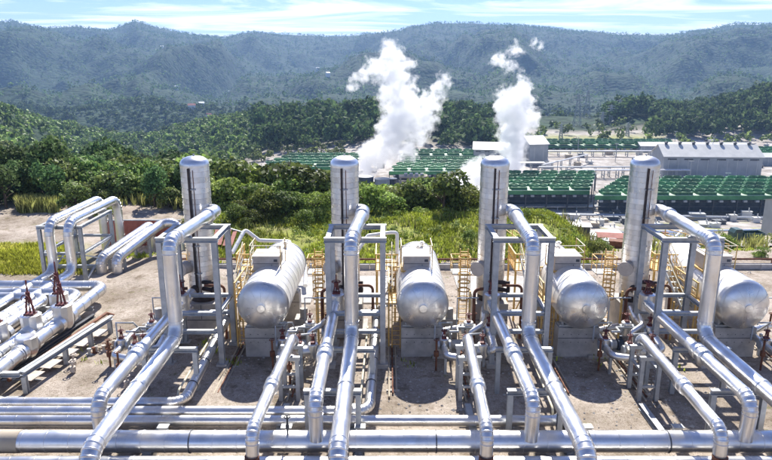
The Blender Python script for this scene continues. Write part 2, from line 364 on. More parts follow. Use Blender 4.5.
gv = sst(Yj, 225, 255) * (1 - fo); gv = gv * (1 - sst(RAD, 800, 900))
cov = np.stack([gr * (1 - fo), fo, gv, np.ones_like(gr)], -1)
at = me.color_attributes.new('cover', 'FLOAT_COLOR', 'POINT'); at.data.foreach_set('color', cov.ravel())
gm, nt, b = nmat('ground cover'); b.inputs['Roughness'].default_value = .95; b.inputs['Specular IOR Level'].default_value = .2
atn = nt.nodes.new('ShaderNodeVertexColor'); atn.layer_name = 'cover'; sc_ = nt.nodes.new('ShaderNodeSeparateColor'); nt.links.new(atn.outputs[0], sc_.inputs[0])
n1 = noise(nt, .35, 8, .65); n2 = noise(nt, 4.5, 6, .7); n3 = noise(nt, 22, 3, .6)
dirt = ramp(nt, n1, [(.3, (.29, .26, .21)), (.5, (.46, .41, .345)), (.68, (.60, .54, .465))])
dirt = mixc(nt, .6, dirt, ramp(nt, n2, [(.3, (.17, .135, .10)), (.48, (.36, .31, .27)), (.7, (.5, .44, .39))]))
spk = ramp(nt, n3, [(.36, (.35, .3, .26)), (.46, (1, 1, 1))]); dirt = mixc(nt, 1.0, dirt, spk, 'MULTIPLY')
pt = ramp(nt, noise(nt, .16, 6, .72), [(.42, (1.10, 1.08, 1.06)), (.50, (.93, .91, .88)), (.60, (.66, .62, .56))]); dirt = mixc(nt, 1.0, dirt, pt, 'MULTIPLY')
st = ramp(nt, noise(nt, .8, 7, .72), [(.53, (1, 1, 1)), (.64, (.52, .47, .40))]); dirt = mixc(nt, .8, dirt, mixc(nt, 1.0, dirt, st, 'MULTIPLY'))
wd = ramp(nt, noise(nt, 1.3, 8, .75), [(.575, (0, 0, 0)), (.65, (.7, .7, .7))]); dirt = mixc(nt, wd, dirt, (.15, .15, .06))
gcol = ramp(nt, n2, [(.3, (.14, .16, .03)), (.5, (.25, .28, .05)), (.7, (.36, .35, .12))])
gcol = mixc(nt, ramp(nt, n1, [(.5, (0, 0, 0)), (.68, (1, 1, 1))]), gcol, (.22, .19, .10))
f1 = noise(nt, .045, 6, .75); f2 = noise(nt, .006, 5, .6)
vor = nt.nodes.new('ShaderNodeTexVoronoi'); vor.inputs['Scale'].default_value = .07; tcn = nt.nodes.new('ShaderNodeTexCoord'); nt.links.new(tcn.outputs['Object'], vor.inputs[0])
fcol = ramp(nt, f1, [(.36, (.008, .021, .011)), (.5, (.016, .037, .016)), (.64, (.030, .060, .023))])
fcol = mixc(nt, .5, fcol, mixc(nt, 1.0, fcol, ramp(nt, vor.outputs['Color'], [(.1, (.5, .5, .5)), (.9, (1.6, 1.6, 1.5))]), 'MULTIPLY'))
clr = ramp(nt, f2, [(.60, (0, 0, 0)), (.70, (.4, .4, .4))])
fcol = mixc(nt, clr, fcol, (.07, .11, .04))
gvc = ramp(nt, noise(nt, .12, 8, .7), [(.35, (.20, .17, .14)), (.5, (.33, .30, .27)), (.62, (.48, .45, .42))])
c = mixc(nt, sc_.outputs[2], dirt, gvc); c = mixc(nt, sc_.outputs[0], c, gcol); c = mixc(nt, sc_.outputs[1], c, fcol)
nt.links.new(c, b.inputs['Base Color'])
bb = nt.nodes.new('ShaderNodeMath'); bb.operation = 'ADD'; nt.links.new(n2, bb.inputs[0]); nt.links.new(n3, bb.inputs[1]); bump(nt, b, bb.outputs[0], .55, .06)
v2 = nt.nodes.new('ShaderNodeTexVoronoi'); v2.inputs['Scale'].default_value = .075; nt.links.new(tcn.outputs['Object'], v2.inputs[0])
b2 = nt.nodes.new('ShaderNodeBump'); b2.invert = True; b2.inputs['Distance'].default_value = 3.5; nt.links.new(sc_.outputs[1], b2.inputs['Strength']); nt.links.new(v2.outputs['Distance'], b2.inputs['Height'])
nt.links.new(b.inputs['Normal'].links[0].from_socket, b2.inputs['Normal']); nt.links.new(b2.outputs[0], b.inputs['Normal'])
me.materials.append(gm)
g = bpy.data.objects.new('ground', me); COL.objects.link(g); tagp(g, kind='structure')

# ------------------------------------------------------------------ one separator train (x = 0 is the tower's axis)
ORD = ['leftmost', 'second from the left', 'third from the left', 'rightmost']
TY = 39.5
def tower(k):
    t = thing('separator_tower', f'tall slim aluminium-clad tower, {ORD[k]} of the four', 'separator tower', (0, TY, 0), 'separator towers in a row across the pad')
    pl_ = part('tw_pl', 'plinth', 'concrete', t, lambda m: (m.box((0, TY, 1.1), (2.1, 2.1, 2.2)), m.box((0, TY, .12), (2.7, 2.7, .24))))
    part('tw_pj', 'plinth_joint', 'darkgrey', pl_, lambda m: m.box((0, TY - 1.052, 1.1), (2.1, .006, .05)))
    part('tw_pk', 'plinth_joint', 'darkgrey', pl_, lambda m: m.box((0.05, TY - 1.053, 1.64), (.04, .006, .98)))
    part('tw_sk', 'skirt', 'dark', t, lambda m: m.lathe([(.8, 2.2), (.8, 2.62)], (0, TY, 0)))
    H0, n = 2.6, 25; hh = (10.98 - H0) / n
    for j in range(n):
        def course(m, j=j):
            z = H0 + j * hh
            m.lathe([(.83, z), (.83, z + .035), (.884, z + .037), (.862, z + hh - .004), (.83, z + hh)], (0, TY, 0), n=36)
            for q in range(12):
                a = 2 * math.pi * (q + (.5 if j % 2 else 0)) / 12
                m.box((math.sin(a) * .872, TY + math.cos(a) * .872, z + hh / 2 + .02), (.03, .02, hh - .07), -a)
        part(f'tw_c{j}', 'cladding_sheet', 'alu_tower', t, course)
    part('tw_dm', 'domed_cap', 'alu', t, lambda m: m.lathe([(.895, 10.90), (.90, 11.05), (.86, 11.2), (.76, 11.34), (.6, 11.45), (.4, 11.52), (.2, 11.555), (.001, 11.565)], (0, TY, 0), n=36))
    part('tw_nub', 'lifting_lug', 'galv', t, lambda m: m.box((.0, TY, 11.6), (.1, .04, .14)))
    part('tw_nuc', 'lifting_lug', 'galv', t, lambda m: m.box((-.75, TY + .2, 11.3), (.04, .1, .3)))
    part('tw_ch', 'conduit_channel', 'dark', t, lambda m: m.box((-.13, TY - .95, 6.9), (.12, .10, 8.0)))
    part('tw_cp', 'conduit', 'rust', t, lambda m: m.cyl((.13, TY - .95, 2.9), (.13, TY - .95, 10.8), .022, 8))
    for z in (4.2, 6.0, 7.8, 9.6):
        part(f'tw_cl{z}', 'conduit_clip', 'galv', t, lambda m: m.box((0, TY - .93, z), (.5, .12, .06)))
    part('tw_gauge', 'gauge_manway', 'boxbeige', t, lambda m: (m.cyl((-.75, TY - .6, 4.55), (-1.0, TY - 1.05, 4.55), .42, 18), m.cyl((-1.0, TY - 1.05, 4.55), (-1.03, TY - 1.1, 4.55), .47, 18)))
    part('tw_nza', 'bottom_nozzle', 'dark', t, lambda m: m.cyl((-.3, TY - .8, 3.15), (-.3, TY - 1.5, 3.15), .26, 12))
    part('tw_nzb', 'bottom_nozzle', 'dark', t, lambda m: m.cyl((.2, TY - .8, 3.6), (1.1, TY - 1.0, 3.6), .13, 10))
    part('tw_nzc', 'bottom_nozzle', 'dark', t, lambda m: (m.cyl((.2, TY - .8, 3.15), (1.0, TY - 1.15, 3.15), .13, 10), m.cyl((.9, TY - 1.1, 3.15), (1.05, TY - 1.16, 3.15), .24, 12)))
    return t

def cage(k):
    t = thing('caged_ladder', f'yellow caged ladder left of the {ORD[k]} tower', 'ladder', (-1.7, TY - .1, 0), 'yellow caged ladders beside the separator towers')
    x, y = -1.75, TY - .1
    for s in (-.25, .25): part(f'cg_s{s}', 'stile', 'yellow', t, lambda m: m.beam((x + s, y, .1), (x + s, y, 5.6), .065))
    for j in range(18): part(f'cg_r', 'rung', 'yellow', t, lambda m: m.beam((x - .25, y, .3), (x + .25, y, .3), .05)).location.z = j * .3
    for j in range(6): part('cg_h', 'cage_hoop', 'yellow', t, lambda m: m.ring((x, y - .36, 2.4), .38, .045, 14)).location.z = j * .55
    for q in range(5):
        a = math.pi * (1 + q / 4); part(f'cg_v{q}', 'cage_strap', 'yellow', t, lambda m: m.beam((x + .38 * math.cos(a), y - .36 + .38 * math.sin(a), 2.4), (x + .38 * math.cos(a), y - .36 + .38 * math.sin(a), 5.2), .035))
    part('cg_d', 'landing', 'galv', t, lambda m: m.box((x - .1, y + .5, 3.9), (1.3, 1.0, .08)))
    for z in (4.4, 4.95):
        part(f'cg_l{z}', 'guard_rail', 'yellow', t, lambda m: (m.beam((x - .75, y, z), (x - .75, y + 1, z), .045), m.beam((x - .75, y + 1, z), (x + .5, y + 1, z), .045)))
    for q, (a, c_) in enumerate(((-.75, 0), (-.75, 1), (-.1, 1), (.5, 1))): part(f'cg_p{q}', 'rail_post', 'yellow', t, lambda m: m.beam((x + a, y + c_, 3.9), (x + a, y + c_, 4.95), .045))

def riser(k):
    t = thing('steam_outlet_pipe', f'large clad steam pipe dropping from the {ORD[k]} tower', 'steam pipe', (.77, 31.6, 0), 'large steam outlet pipes from the towers')
    part('ri_p', 'pipe_run', 'alu', t, lambda m: clad(m, [(.5, 39.35, 8.15), (1.2, 39.35, 8.15), (.82, 33, 8.2), (.77, 31.6, 8.25), (.77, 31.6, 3.05), (.77, 20.9, 2.95), (.77, 20.9, .2)], .365, .85, n=20))
    part('ri_c1', 'flange_collar', 'alu', t, lambda m: m.tube([(1.135, 38.2, 8.16), (1.13, 38.15, 8.16), (1.11, 37.75, 8.16), (1.105, 37.7, 8.16)], [.37, .45, .45, .37], 20))
    part('ri_c2', 'elbow_collar', 'alu', t, lambda m: m.tube([(.86, 32.75, 8.2), (.86, 32.72, 8.2), (.84, 32.55, 8.2), (.84, 32.52, 8.2)], [.37, .42, .42, .37], 20))
    part('ri_c3', 'flange_collar', 'alu', t, lambda m: m.tube([(.77, 26.2, 3.0), (.77, 26.17, 3.0), (.77, 25.95, 3.0), (.77, 25.92, 3.0)], [.37, .395, .395, .37], 20))

def inlet(k):
    t = thing('twophase_inlet_pipe', f'collared clad pipe running from the {ORD[k]} tower foot', 'pipe', (-.45, 30, 0), 'collared inlet pipes at the tower feet')
    part('in_p', 'pipe_run', 'alu', t, lambda m: clad(m, [(-.3, 37.9, 3.15), (-.3, 36.9, 3.15), (-.45, 35.6, 3.1), (-.45, 24.65, 3.1), (-.45, 24.75, 1.2)], .31, .62, n=18))
    for q, yy in enumerate((29.55, 29.0)):
        part(f'in_c{q}', 'expansion_collar', 'alu', t, lambda m: m.tube([(-.45, yy + .26, 3.1), (-.45, yy + .2, 3.1), (-.45, yy - .2, 3.1), (-.45, yy - .26, 3.1)], [.32, .41, .41, .32], 18))
    part('in_b', 'collar_band', 'darkgrey', t, lambda m: m.tube([(-.45, 29.30, 3.1), (-.45, 29.24, 3.1)], .345, 18))
    part('in_v', 'valve_jacket', 'alu', t, lambda m: m.lathe([(.46, 2.72), (.46, 3.68), (.3, 3.75), (.001, 3.76)], (-.4, 36.25, 0), n=16))
    valve_head(t, 'in_vh', (-.4, 36.25, 3.75), 1.0)

def valve_head(t, key, p, h=.9, s=1.0):
    x, y, z = p
    yk = part(key + 'y', 'valve_yoke', 'red', t, lambda m: (m.beam((x - .17 * s, y, z), (x - .06 * s, y, z + h * .62), .07 * s), m.beam((x + .17 * s, y, z), (x + .06 * s, y, z + h * .62), .07 * s), m.box((x, y, z + .03), (.46 * s, .4 * s, .09)), m.cyl((x, y, z + h * .4), (x, y, z + h * .7), .13 * s, 10)))
    part(key + 's', 'valve_stem', 'red', yk, lambda m: m.cyl((x, y, z), (x, y, z + h * 1.15), .035 * s, 8))
    part(key + 'w', 'handwheel', 'red', yk, lambda m: (m.ring((x, y, z + h * .72), .26 * s, .028, 14), m.beam((x - .26 * s, y, z + h * .72), (x + .26 * s, y, z + h * .72), .03), m.beam((x, y - .26 * s, z + h * .72), (x, y + .26 * s, z + h * .72), .03)))

def brine(k):
    t = thing('brine_pipe', f'clad brine pipe crossing the header left of the {ORD[k]} tower', 'pipe', (-2.7, 27, 0), 'brine pipes crossing the header')
    part('br_p', 'pipe_run', 'alu', t, lambda m: clad(m, [(-1.55, 32.6, 1.7), (-2.35, 32.4, 1.7), (-2.4, 31.7, 2.88), (-2.75, 22.6, 2.93), (-2.77, 22.45, .15)], .265, .55, n=16))
    for q, yy in enumerate((26.6, 26.2)):
        part(f'br_c{q}', 'expansion_collar', 'alu', t, lambda m: m.tube([(-2.6, yy + .17, 2.91), (-2.6, yy + .13, 2.91), (-2.605, yy - .13, 2.91), (-2.605, yy - .17, 2.91)], [.27, .345, .345, .27], 16))
    part('br_f', 'rusty_flange', 'rust', t, lambda m: m.cyl((-2.77, 22.46, 1.62), (-2.77, 22.46, 1.9), .3, 16))
    part('br_g', 'rusty_flange', 'rust', t, lambda m: m.cyl((-2.77, 22.46, .9), (-2.77, 22.46, 1.05), .3, 16))
    for dx_ in (-.16, .16): part(f'br_n{dx_}', 'bolt_bar', 'rust', t, lambda m: m.beam((-2.77 + dx_, 22.12, 1.0), (-2.77 + dx_, 22.12, 1.85), .07))
    # its support trestle
    s = thing('pipe_trestle', f'grey trestle under the brine pipe left of the {ORD[k]} tower', 'pipe support', (-2.5, 30.6, 0), 'grey trestles under the brine pipes')
    for a in (-.45, .45):
        for yy in (30.2, 31.6): part(f'tr_p{a}{yy}', 'post', 'galv', s, lambda m: m.hbeam((-2.45 + a, yy, 0), (-2.45 + a, yy, 2.3), .2))
    for yy in (30.2, 31.6):
        part(f'tr_b{yy}', 'cross_beam', 'galv', s, lambda m: m.beam((-3.05, yy, 2.4), (-1.85, yy, 2.4), .2))
        part(f'tr_c{yy}', 'brace', 'galv', s, lambda m: m.beam((-2.8, yy, .8), (-2.1, yy, .8), .12))
    for a in (-.45, .45): part(f'tr_s{a}', 'side_rail', 'galv', s, lambda m: m.beam((-2.45 + a, 30.3, 1.7), (-2.45 + a, 31.5, 1.7), .12))

def valves(k):
    t = thing('valve_station', f'cluster of silver valves with red handwheels left of the {ORD[k]} tower', 'valve station', (-1.8, 34, 0), 'valve stations beside the towers')
    for q, (pts, r_, bd) in enumerate((([(-1.5, 32.6, 1.7), (-.75, 32.7, 1.7), (-.75, 33.8, 1.9), (-.8, 36.5, 1.9), (-.5, 38.2, 2.0)], .22, .5), ([(-2.2, 32.6, 1.2), (-3.4, 33.0, 1.2), (-3.4, 36.2, 1.3), (-1.6, 37.0, 1.3)], .2, .4), ([(-1.9, 34.4, .3), (-1.9, 34.4, 2.0), (-1.2, 34.6, 2.4), (-.8, 36.0, 2.4)], .15, .3))):
        part(f'va_m{q}', 'manifold_pipe', 'alu', t, lambda m: clad(m, pts, r_, bd, n=14))
    for q, (pts, r_) in enumerate((([(-3.1, 34.3, 2.1), (-2.6, 34.3, 2.1), (-2.6, 34.9, 2.1), (-1.2, 34.9, 2.1)], .07), ([(-3.9, 34.9, 1.3), (-3.9, 34.9, 2.4), (-2.9, 34.9, 2.4), (-2.9, 36.0, 1.4)], .06), ([(-1.4, 33.6, .4), (-1.4, 33.6, 2.3), (-2.2, 33.4, 2.3)], .06), ([(-2.4, 36.9, .1), (-2.4, 36.9, 3.2), (-1.1, 36.9, 3.2)], .05))):
        part(f'va_s{q}', 'small_bore_pipe', 'galv', t, lambda m: m.tube(pts, r_, 8))
    for q, (x, y, z, r_, h) in enumerate(((-1.45, 32.6, 1.3, .30, .8), (-2.3, 33.5, .95, .27, .75), (-3.4, 34.3, .95, .28, .7), (-1.9, 35.2, 1.5, .30, .8), (-.78, 34.6, 1.6, .28, .7))):
        part(f'va_j{q}', 'valve_jacket', 'alu', t, lambda m: m.lathe([(.001, z), (r_ * .8, z + .02), (r_, z + .12), (r_, z + h), (r_ * .82, z + h + .05), (.001, z + h + .06)], (x, y, 0), n=14))
        for sg in (-1, 1): part(f'va_f{q}{sg}', 'flange', 'galv', t, lambda m: m.cyl((x + sg * (r_ - .02), y, z + h / 2), (x + sg * (r_ + .1), y, z + h / 2), .27, 12))
        valve_head(t, f'va_h{q}', (x, y, z + h + .05), .65, .62)
    for q, (x, y) in enumerate(((-1.1, 34.1), (-2.9, 35.6), (-3.4, 33.2), (-.8, 36.9))):
        part(f'va_l{q}', 'leg', 'galv', t, lambda m: m.beam((x, y, 0), (x, y, 1.4), .14))
    for q, (x, y) in enumerate(((-3.9, 33.6), (-2.7, 32.0), (-1.2, 37.6))):
        part(f'va_r{q}', 'drain_riser', 'rust', t, lambda m: (m.cyl((x, y, 0), (x, y, 1.9), .06, 8), m.ring((x, y, 1.9), .14, .025, 10), m.cyl((x, y, .9), (x, y, 1.2), .15, 8)))

def rack(k):
    t = thing('pipe_rack', f'grey steel frame around the steam pipe of the {ORD[k]} tower', 'pipe rack', (.87, 35.6, 0), 'grey steel frames around the steam risers')
    for x in (-.65, 2.4):
        for y in (34.1, 37.1):
            part(f'ra_p{x}{y}', 'post', 'galv', t, lambda m: m.hbeam((x, y, 0), (x, y, 7.5), .3))
            part(f'ra_f{x}{y}', 'footing', 'concrete', t, lambda m: m.box((x, y, .12), (.6, .6, .24)))
        part(f'ra_s{x}', 'side_beam', 'galv', t, lambda m: m.hbeam((x, 34.28, 7.64), (x, 36.92, 7.64), .26))
        part(f'ra_t{x}', 'side_brace', 'galv', t, lambda m: m.hbeam((x, 34.28, 3.3), (x, 36.92, 3.3), .2))
    for y in (34.1, 37.1):
        part(f'ra_b{y}', 'top_beam', 'galv', t, lambda m: m.hbeam((-.85, y, 7.64), (2.6, y, 7.64), .28))
        part(f'ra_c{y}', 'cross_beam', 'galv', t, lambda m: m.hbeam((-.49, y, 3.3), (2.24, y, 3.3), .22))
        part(f'ra_d{y}', 'cross_beam', 'galv', t, lambda m: m.hbeam((-.49, y, 2.2), (2.24, y, 2.2), .22))
    part('ra_sh', 'pipe_shoe', 'galv', t, lambda m: (m.box((.95, 34.1, 7.8), (.3, .4, .06)), m.box((1.05, 37.1, 7.8), (.3, .4, .06))))

def goal(k, x0, x1, y, z, key):
    t = thing('pipe_support', f'{dict(g1="nearer", g2="farther")[key[:2]]} low goalpost support in front of the {ORD[k]} tower', 'pipe support', ((x0 + x1) / 2, y, 0), 'low goalpost supports under the pipes')
    for q, x in enumerate((x0 + .15, x1 - .15)):
        part(f'{key}p{q}', 'post', 'galv', t, lambda m: m.hbeam((x, y, 0), (x, y, z - .27), .24))
    part(f'{key}b', 'cross_beam', 'galv', t, lambda m: m.hbeam((x0, y, z - .14), (x1, y, z - .14), .25))

def condensate(k):
    yy = (28.9, 28.05, 27.2)[k]
    t = thing('condensate_pipe', ['farthest of the three thin horizontal clad lines', 'thin clad pipe, middle one of the three thin horizontal header lines', 'thin clad pipe lying directly behind the big horizontal header'][k], 'pipe', (1.9, yy, 0), 'thin horizontal condensate lines')
    part(None, 'pipe_run', 'alu', t, lambda m: clad(m, [(2.0, 38.2, 2.0), (2.0, 37.0, 1.7), (1.75, yy, .62), (-60, yy, .62)], .265, .7, 1.2, n=16))
    for q in range(3): part(None, 'pipe_band', 'darkgrey', t, lambda m, y=34.6 - q * 2.1: m.tube([(2.0 - (37 - y) * .031, y, 1.7 - (37 - y) * 1.08 / (37 - yy)), (2.0 - (37.06 - y) * .031, y - .06, 1.7 - (37.06 - y) * 1.08 / (37 - yy))], .29, 14))
    s = thing('small_bore_line', f'thin pale small-bore line right of the {ORD[k]} tower', 'pipe', (1.4, 33, 0), 'small-bore lines beside the condensate pipes')
    part(None, 'pipe_run', 'palerail', s, lambda m: m.tube(fillet([(1.45, 37.5, .3), (1.45, 37.0, 1.3), (1.3, yy + .6, .9), (1.3, yy + .6, .1)], .25)[0], .06, 8))

def drum(k):
    x, z, r = 4.72, 3.46, 1.5; y0, y1 = 35.1, 43.4
    t = thing('scrubber_drum', f'fat horizontal drum on plinths right of the {ORD[k]} tower', 'drum', (x, 39.2, 0), 'horizontal drums between the towers')
    n = 9; L = (y1 - y0) / n
    for j in range(n):
        part(f'dr_c{j}', 'cladding_sheet', 'alu_drum', t, lambda m, j=j: m.lathe([(r - .03, y0 + j * L), (r - .03, y0 + j * L + .03), (r + .008, y0 + j * L + .032), (r + .008, y0 + j * L + .06), (r + .003, y0 + j * L + .07), (r, y0 + (j + 1) * L)], (x, 0, z), 'y', 40))
    hd_ = part('dr_h0', 'front_head', 'alu_head', t, lambda m: m.lathe([(1.52, .1), (1.525, .02)] + [(1.5 * math.cos(a_), -.03 - .62 * math.sin(a_)) for a_ in (0, .12, .25, .4, .55, .7, .85, 1.0, 1.15, 1.3, 1.4)] + [(.22, -.655), (.22, -.70), (.001, -.71)], (x, y0, z), 'y', 40))
    part('dr_h1', 'rear_head', 'alu_head', t, lambda m: m.lathe([(1.53, -.1), (1.535, -.02), (1.5, .04), (1.42, .17), (1.25, .32), (1.0, .45), (.72, .54), (.4, .60), (.001, .62)], (x, y1, z), 'y', 40))
    for q in range(12):
        a = 2 * math.pi * q / 12; part(f'dr_g{q}', 'gore_seam', 'alu_head', hd_, lambda m: m.tube([(x + c_ * math.cos(a), y0 + d_, z + c_ * math.sin(a)) for c_, d_ in [(1.5 * math.cos(a_), -.035 - .62 * math.sin(a_)) for a_ in (.1, .4, .7, 1.0, 1.3)]], .009, 4))
    for q, y in enumerate((35.85, 41.8)):
        pl_ = part(f'dr_p{q}', 'plinth', 'concrete', t, lambda m: m.box((x, y, .93), (2.45, .95, 1.86)))
        part(f'dr_j{q}', 'plinth_joint', 'darkgrey', pl_, lambda m: m.box((x, y - .478, 1.22), (2.45, .006, .04)))
        for i_ in range(5):
            for j_ in range(2): part(f'dr_k{q}{i_}{j_}', 'tie_hole', 'darkgrey', pl_, lambda m: m.box((x - .9 + i_ * .45, y - .478, .95 + .5 * j_), (.05, .008, .05)))
        part(f'dr_s{q}', 'saddle', 'galv', t, lambda m: (m.box((x, y, 1.93), (2.3, .6, .12)), m.box((x - .95, y, 2.2), (.12, .5, .6)), m.box((x + .95, y, 2.2), (.12, .5, .6)), m.box((x, y, 2.0), (1.9, .1, .3))))
    # platform with sheet-metal box on top
    bx_ = part('dr_b', 'sheet_box', 'boxbeige', t, lambda m: (m.box((x - .25, 38.6, 5.08), (1.6, 1.6, .96)), m.box((x - .25, 38.6, 5.575), (1.7, 1.7, .03))))
    part('dr_bs', 'box_seam', 'darkgrey', bx_, lambda m: m.box((x - .25, 37.797, 5.1), (1.6, .006, .03)))
    part('dr_bt', 'box_seam', 'darkgrey', bx_, lambda m: m.box((x + .1, 37.797, 4.8), (.03, .006, .5)))
    part('dr_bu', 'box_plate', 'darkgrey', bx_, lambda m: m.box((x + .35, 37.79, 5.3), (.22, .02, .16)))
    part('dr_bk', 'box_frame', 'yellow', t, lambda m: m.box((x - .25, 38.6, 4.62), (1.95, 1.75, .1)))
    for q in range(3):
        part(f'dr_n{q}', 'nozzle', 'alu', t, lambda m: (m.cyl((x + .3 * (q - 1), 40.3 + q * .9, 4.8), (x + .3 * (q - 1), 40.3 + q * .9, 5.35), .12, 10), m.cyl((x + .3 * (q - 1), 40.3 + q * .9, 5.2), (x + .3 * (q - 1), 40.3 + q * .9, 5.28), .2, 12)))
    # stairs up the left side of the drum, leaning handrails
    for s_ in (0, 1):
        xx = x - 1.75 - s_ * .7
        part(f'dr_st{s_}', 'stair_string', 'galv', t, lambda m: m.beam((xx, 37.4, 2.4), (xx, 41.4, 4.5), .07, .2))
        part(f'dr_hr{s_}', 'handrail', 'palerail', t, lambda m: (m.beam((xx, 37.4, 3.4), (xx, 41.4, 5.5), .055), m.beam((xx, 37.4, 2.9), (xx, 41.4, 5.0), .04)))
        for j in range(5):
            part(f'dr_rp{s_}{j}', 'rail_post', 'palerail', t, lambda m: m.beam((xx, 37.4 + j, 2.4 + j * .525), (xx, 37.4 + j, 3.4 + j * .525), .05))
    for j in range(9): part(f'dr_sp{j}', 'stair_tread', 'galv', t, lambda m: m.box((x - 2.1, 37.5 + j * .45, 2.45 + j * .236), (.66, .26, .04)))
    for s_, (a, c_) in enumerate(((-.25 - .95, 37.7), (-.25 + .95, 37.7), (-.25 - .95, 39.5), (-.25 + .95, 39.5))):
        part(f'dr_gp{s_}', 'guard_post', 'yellow', t, lambda m: m.beam((x + a, c_, 4.6), (x + a, c_, 6.3), .05))
    for zz_ in (5.85, 6.28):
        part(f'dr_gr{zz_}', 'guard_rail', 'palerail', t, lambda m: (m.beam((x - 1.2, 37.7, zz_), (x + .7, 37.7, zz_), .04), m.beam((x + .7, 37.7, zz_), (x + .7, 39.5, zz_), .04), m.beam((x - 1.2, 37.7, zz_), (x - 1.2, 39.5, zz_), .04)))

def platform(k):
    x0, x1, y0, y1 = 2.75, 3.75, 36.6, 39.8
    t = thing('access_platform', f'yellow railed platform just right of the {ORD[k]} tower', 'platform', (3.2, 38, 0), 'yellow access platforms beside the drums')
    part('pf_d', 'deck', 'galv', t, lambda m: m.box((3.2, 38.2, 2.9), (1.0, 3.2, .08)))
    for q in range(7): part('pf_s' , 'deck_plank', 'yellow', t, lambda m: m.box((3.2, y0 + .22, 2.955), (.98, .38, .03))).location.y = q * .455
    for q, (x, y) in enumerate(((x0, y0), (x1, y0), (x0, y1), (x1, y1), (x0, 38.2), (x1, 38.2))):
        part(f'pf_p{q}', 'post', 'yellow', t, lambda m: m.beam((x, y, 0), (x, y, 4.3), .09))
    for z in (3.3, 3.75, 4.25):
        part(f'pf_r{z}', 'guard_rail', 'yellow', t, lambda m: (m.beam((x0, y0, z), (x0, y1, z), .075), m.beam((x0, y1, z), (x1, y1, z), .075), m.beam((x1, y0, z), (x1, 38.0, z), .075)))
    for q in range(7): part('pf_b', 'baluster', 'yellow', t, lambda m: m.beam((x0 + .15, y1 + .03, 2.95), (x0 + .15, y1 + .03, 4.25), .055)).location.x = q * .13
    for s in (0, .5): part(f'pf_l{s}', 'ladder_stile', 'yellow', t, lambda m: m.beam((x0 + .2 + s, y0 - .2, .1), (x0 + .2 + s, y0 - .2, 4.2), .06))
    for j in range(12): part('pf_lr', 'rung', 'yellow', t, lambda m: m.beam((x0 + .2, y0 - .2, .35), (x0 + .7, y0 - .2, .35), .035)).location.z = j * .3
    for a, b_ in (((x0, y0, .3), (x0, 38.2, 2.8)), ((x0, 38.2, 2.8), (x0, y1, .3)), ((x1, y0, .4), (x1, 38.2, 2.7))):
        part(None, 'brace', 'yellow', t, lambda m: m.beam(a, b_, .06))

def catwalk(k):
    t = thing('drum_catwalk', f'yellow catwalk beside the drum next to the {ORD[k]} tower', 'catwalk', (3.6, 41.5, 0), 'yellow catwalks beside the drums')
    for q in range(6): part('cw_p', 'deck_plank', 'yellow', t, lambda m: m.box((2.6, 41.2, 3.62), (1.5, .36, .05))).location.y = q * .42
    for q in range(7): part('cw_b', 'baluster', 'yellow', t, lambda m: m.beam((1.9, 40.95, 3.6), (1.9, 40.95, 4.75), .06)).location.x = q * .24
    for q in range(6): part('cw_c', 'baluster', 'yellow', t, lambda m: m.beam((1.9, 41.2, 3.6), (1.9, 41.2, 4.75), .06)).location.y = q * .45
    for z in (4.2, 4.75): part(f'cw_r{z}', 'guard_rail', 'yellow', t, lambda m: (m.beam((1.9, 40.95, z), (3.4, 40.95, z), .08), m.beam((1.9, 40.95, z), (1.9, 43.6, z), .08)))
    for x, y in ((1.95, 41.0), (3.2, 41.0), (1.95, 43.5)): part(f'cw_l{x}{y}', 'post', 'yellow', t, lambda m: m.beam((x, y, 0), (x, y, 3.6), .12))
    part('cw_x', 'brace', 'yellow', t, lambda m: m.beam((1.95, 41.0, .5), (3.2, 41.0, 3.4), .07))

def drain(k):
    t = thing('drain_pipe', f'rust brown drain pipe bent down beside the {ORD[k]} tower', 'pipe', (1.6, 38, 0), 'rust brown drain pipes beside the towers')
    part('dp_a', 'pipe_run', 'rust', t, lambda m: m.tube(fillet([(.5, 38.0, 3.62), (1.75, 38.0, 3.6), (1.75, 37.8, .1)], .3)[0], .085, 10))
    part('dp_b', 'yellow_guard', 'yellow', t, lambda m: m.beam((2.0, 37.8, 0), (2.0, 37.8, 2.6), .1))
    t = thing('vent_pipe', f'rust brown hooked vent pipe left of the {ORD[k]} tower', 'pipe', (-1.3, 37, 0), 'rust brown hooked vent pipes left of the towers')
    part('vp_a', 'pipe_run', 'rust', t, lambda m: m.tube(fillet([(-.3, 37.2, 3.7), (-1.35, 37.0, 3.7), (-1.35, 37.0, 1.2)], .3)[0], .1, 10))
    part('vp_b', 'yellow_guard', 'yellow', t, lambda m: m.beam((-1.62, 37.0, 0), (-1.62, 37.0, 3.6), .11))

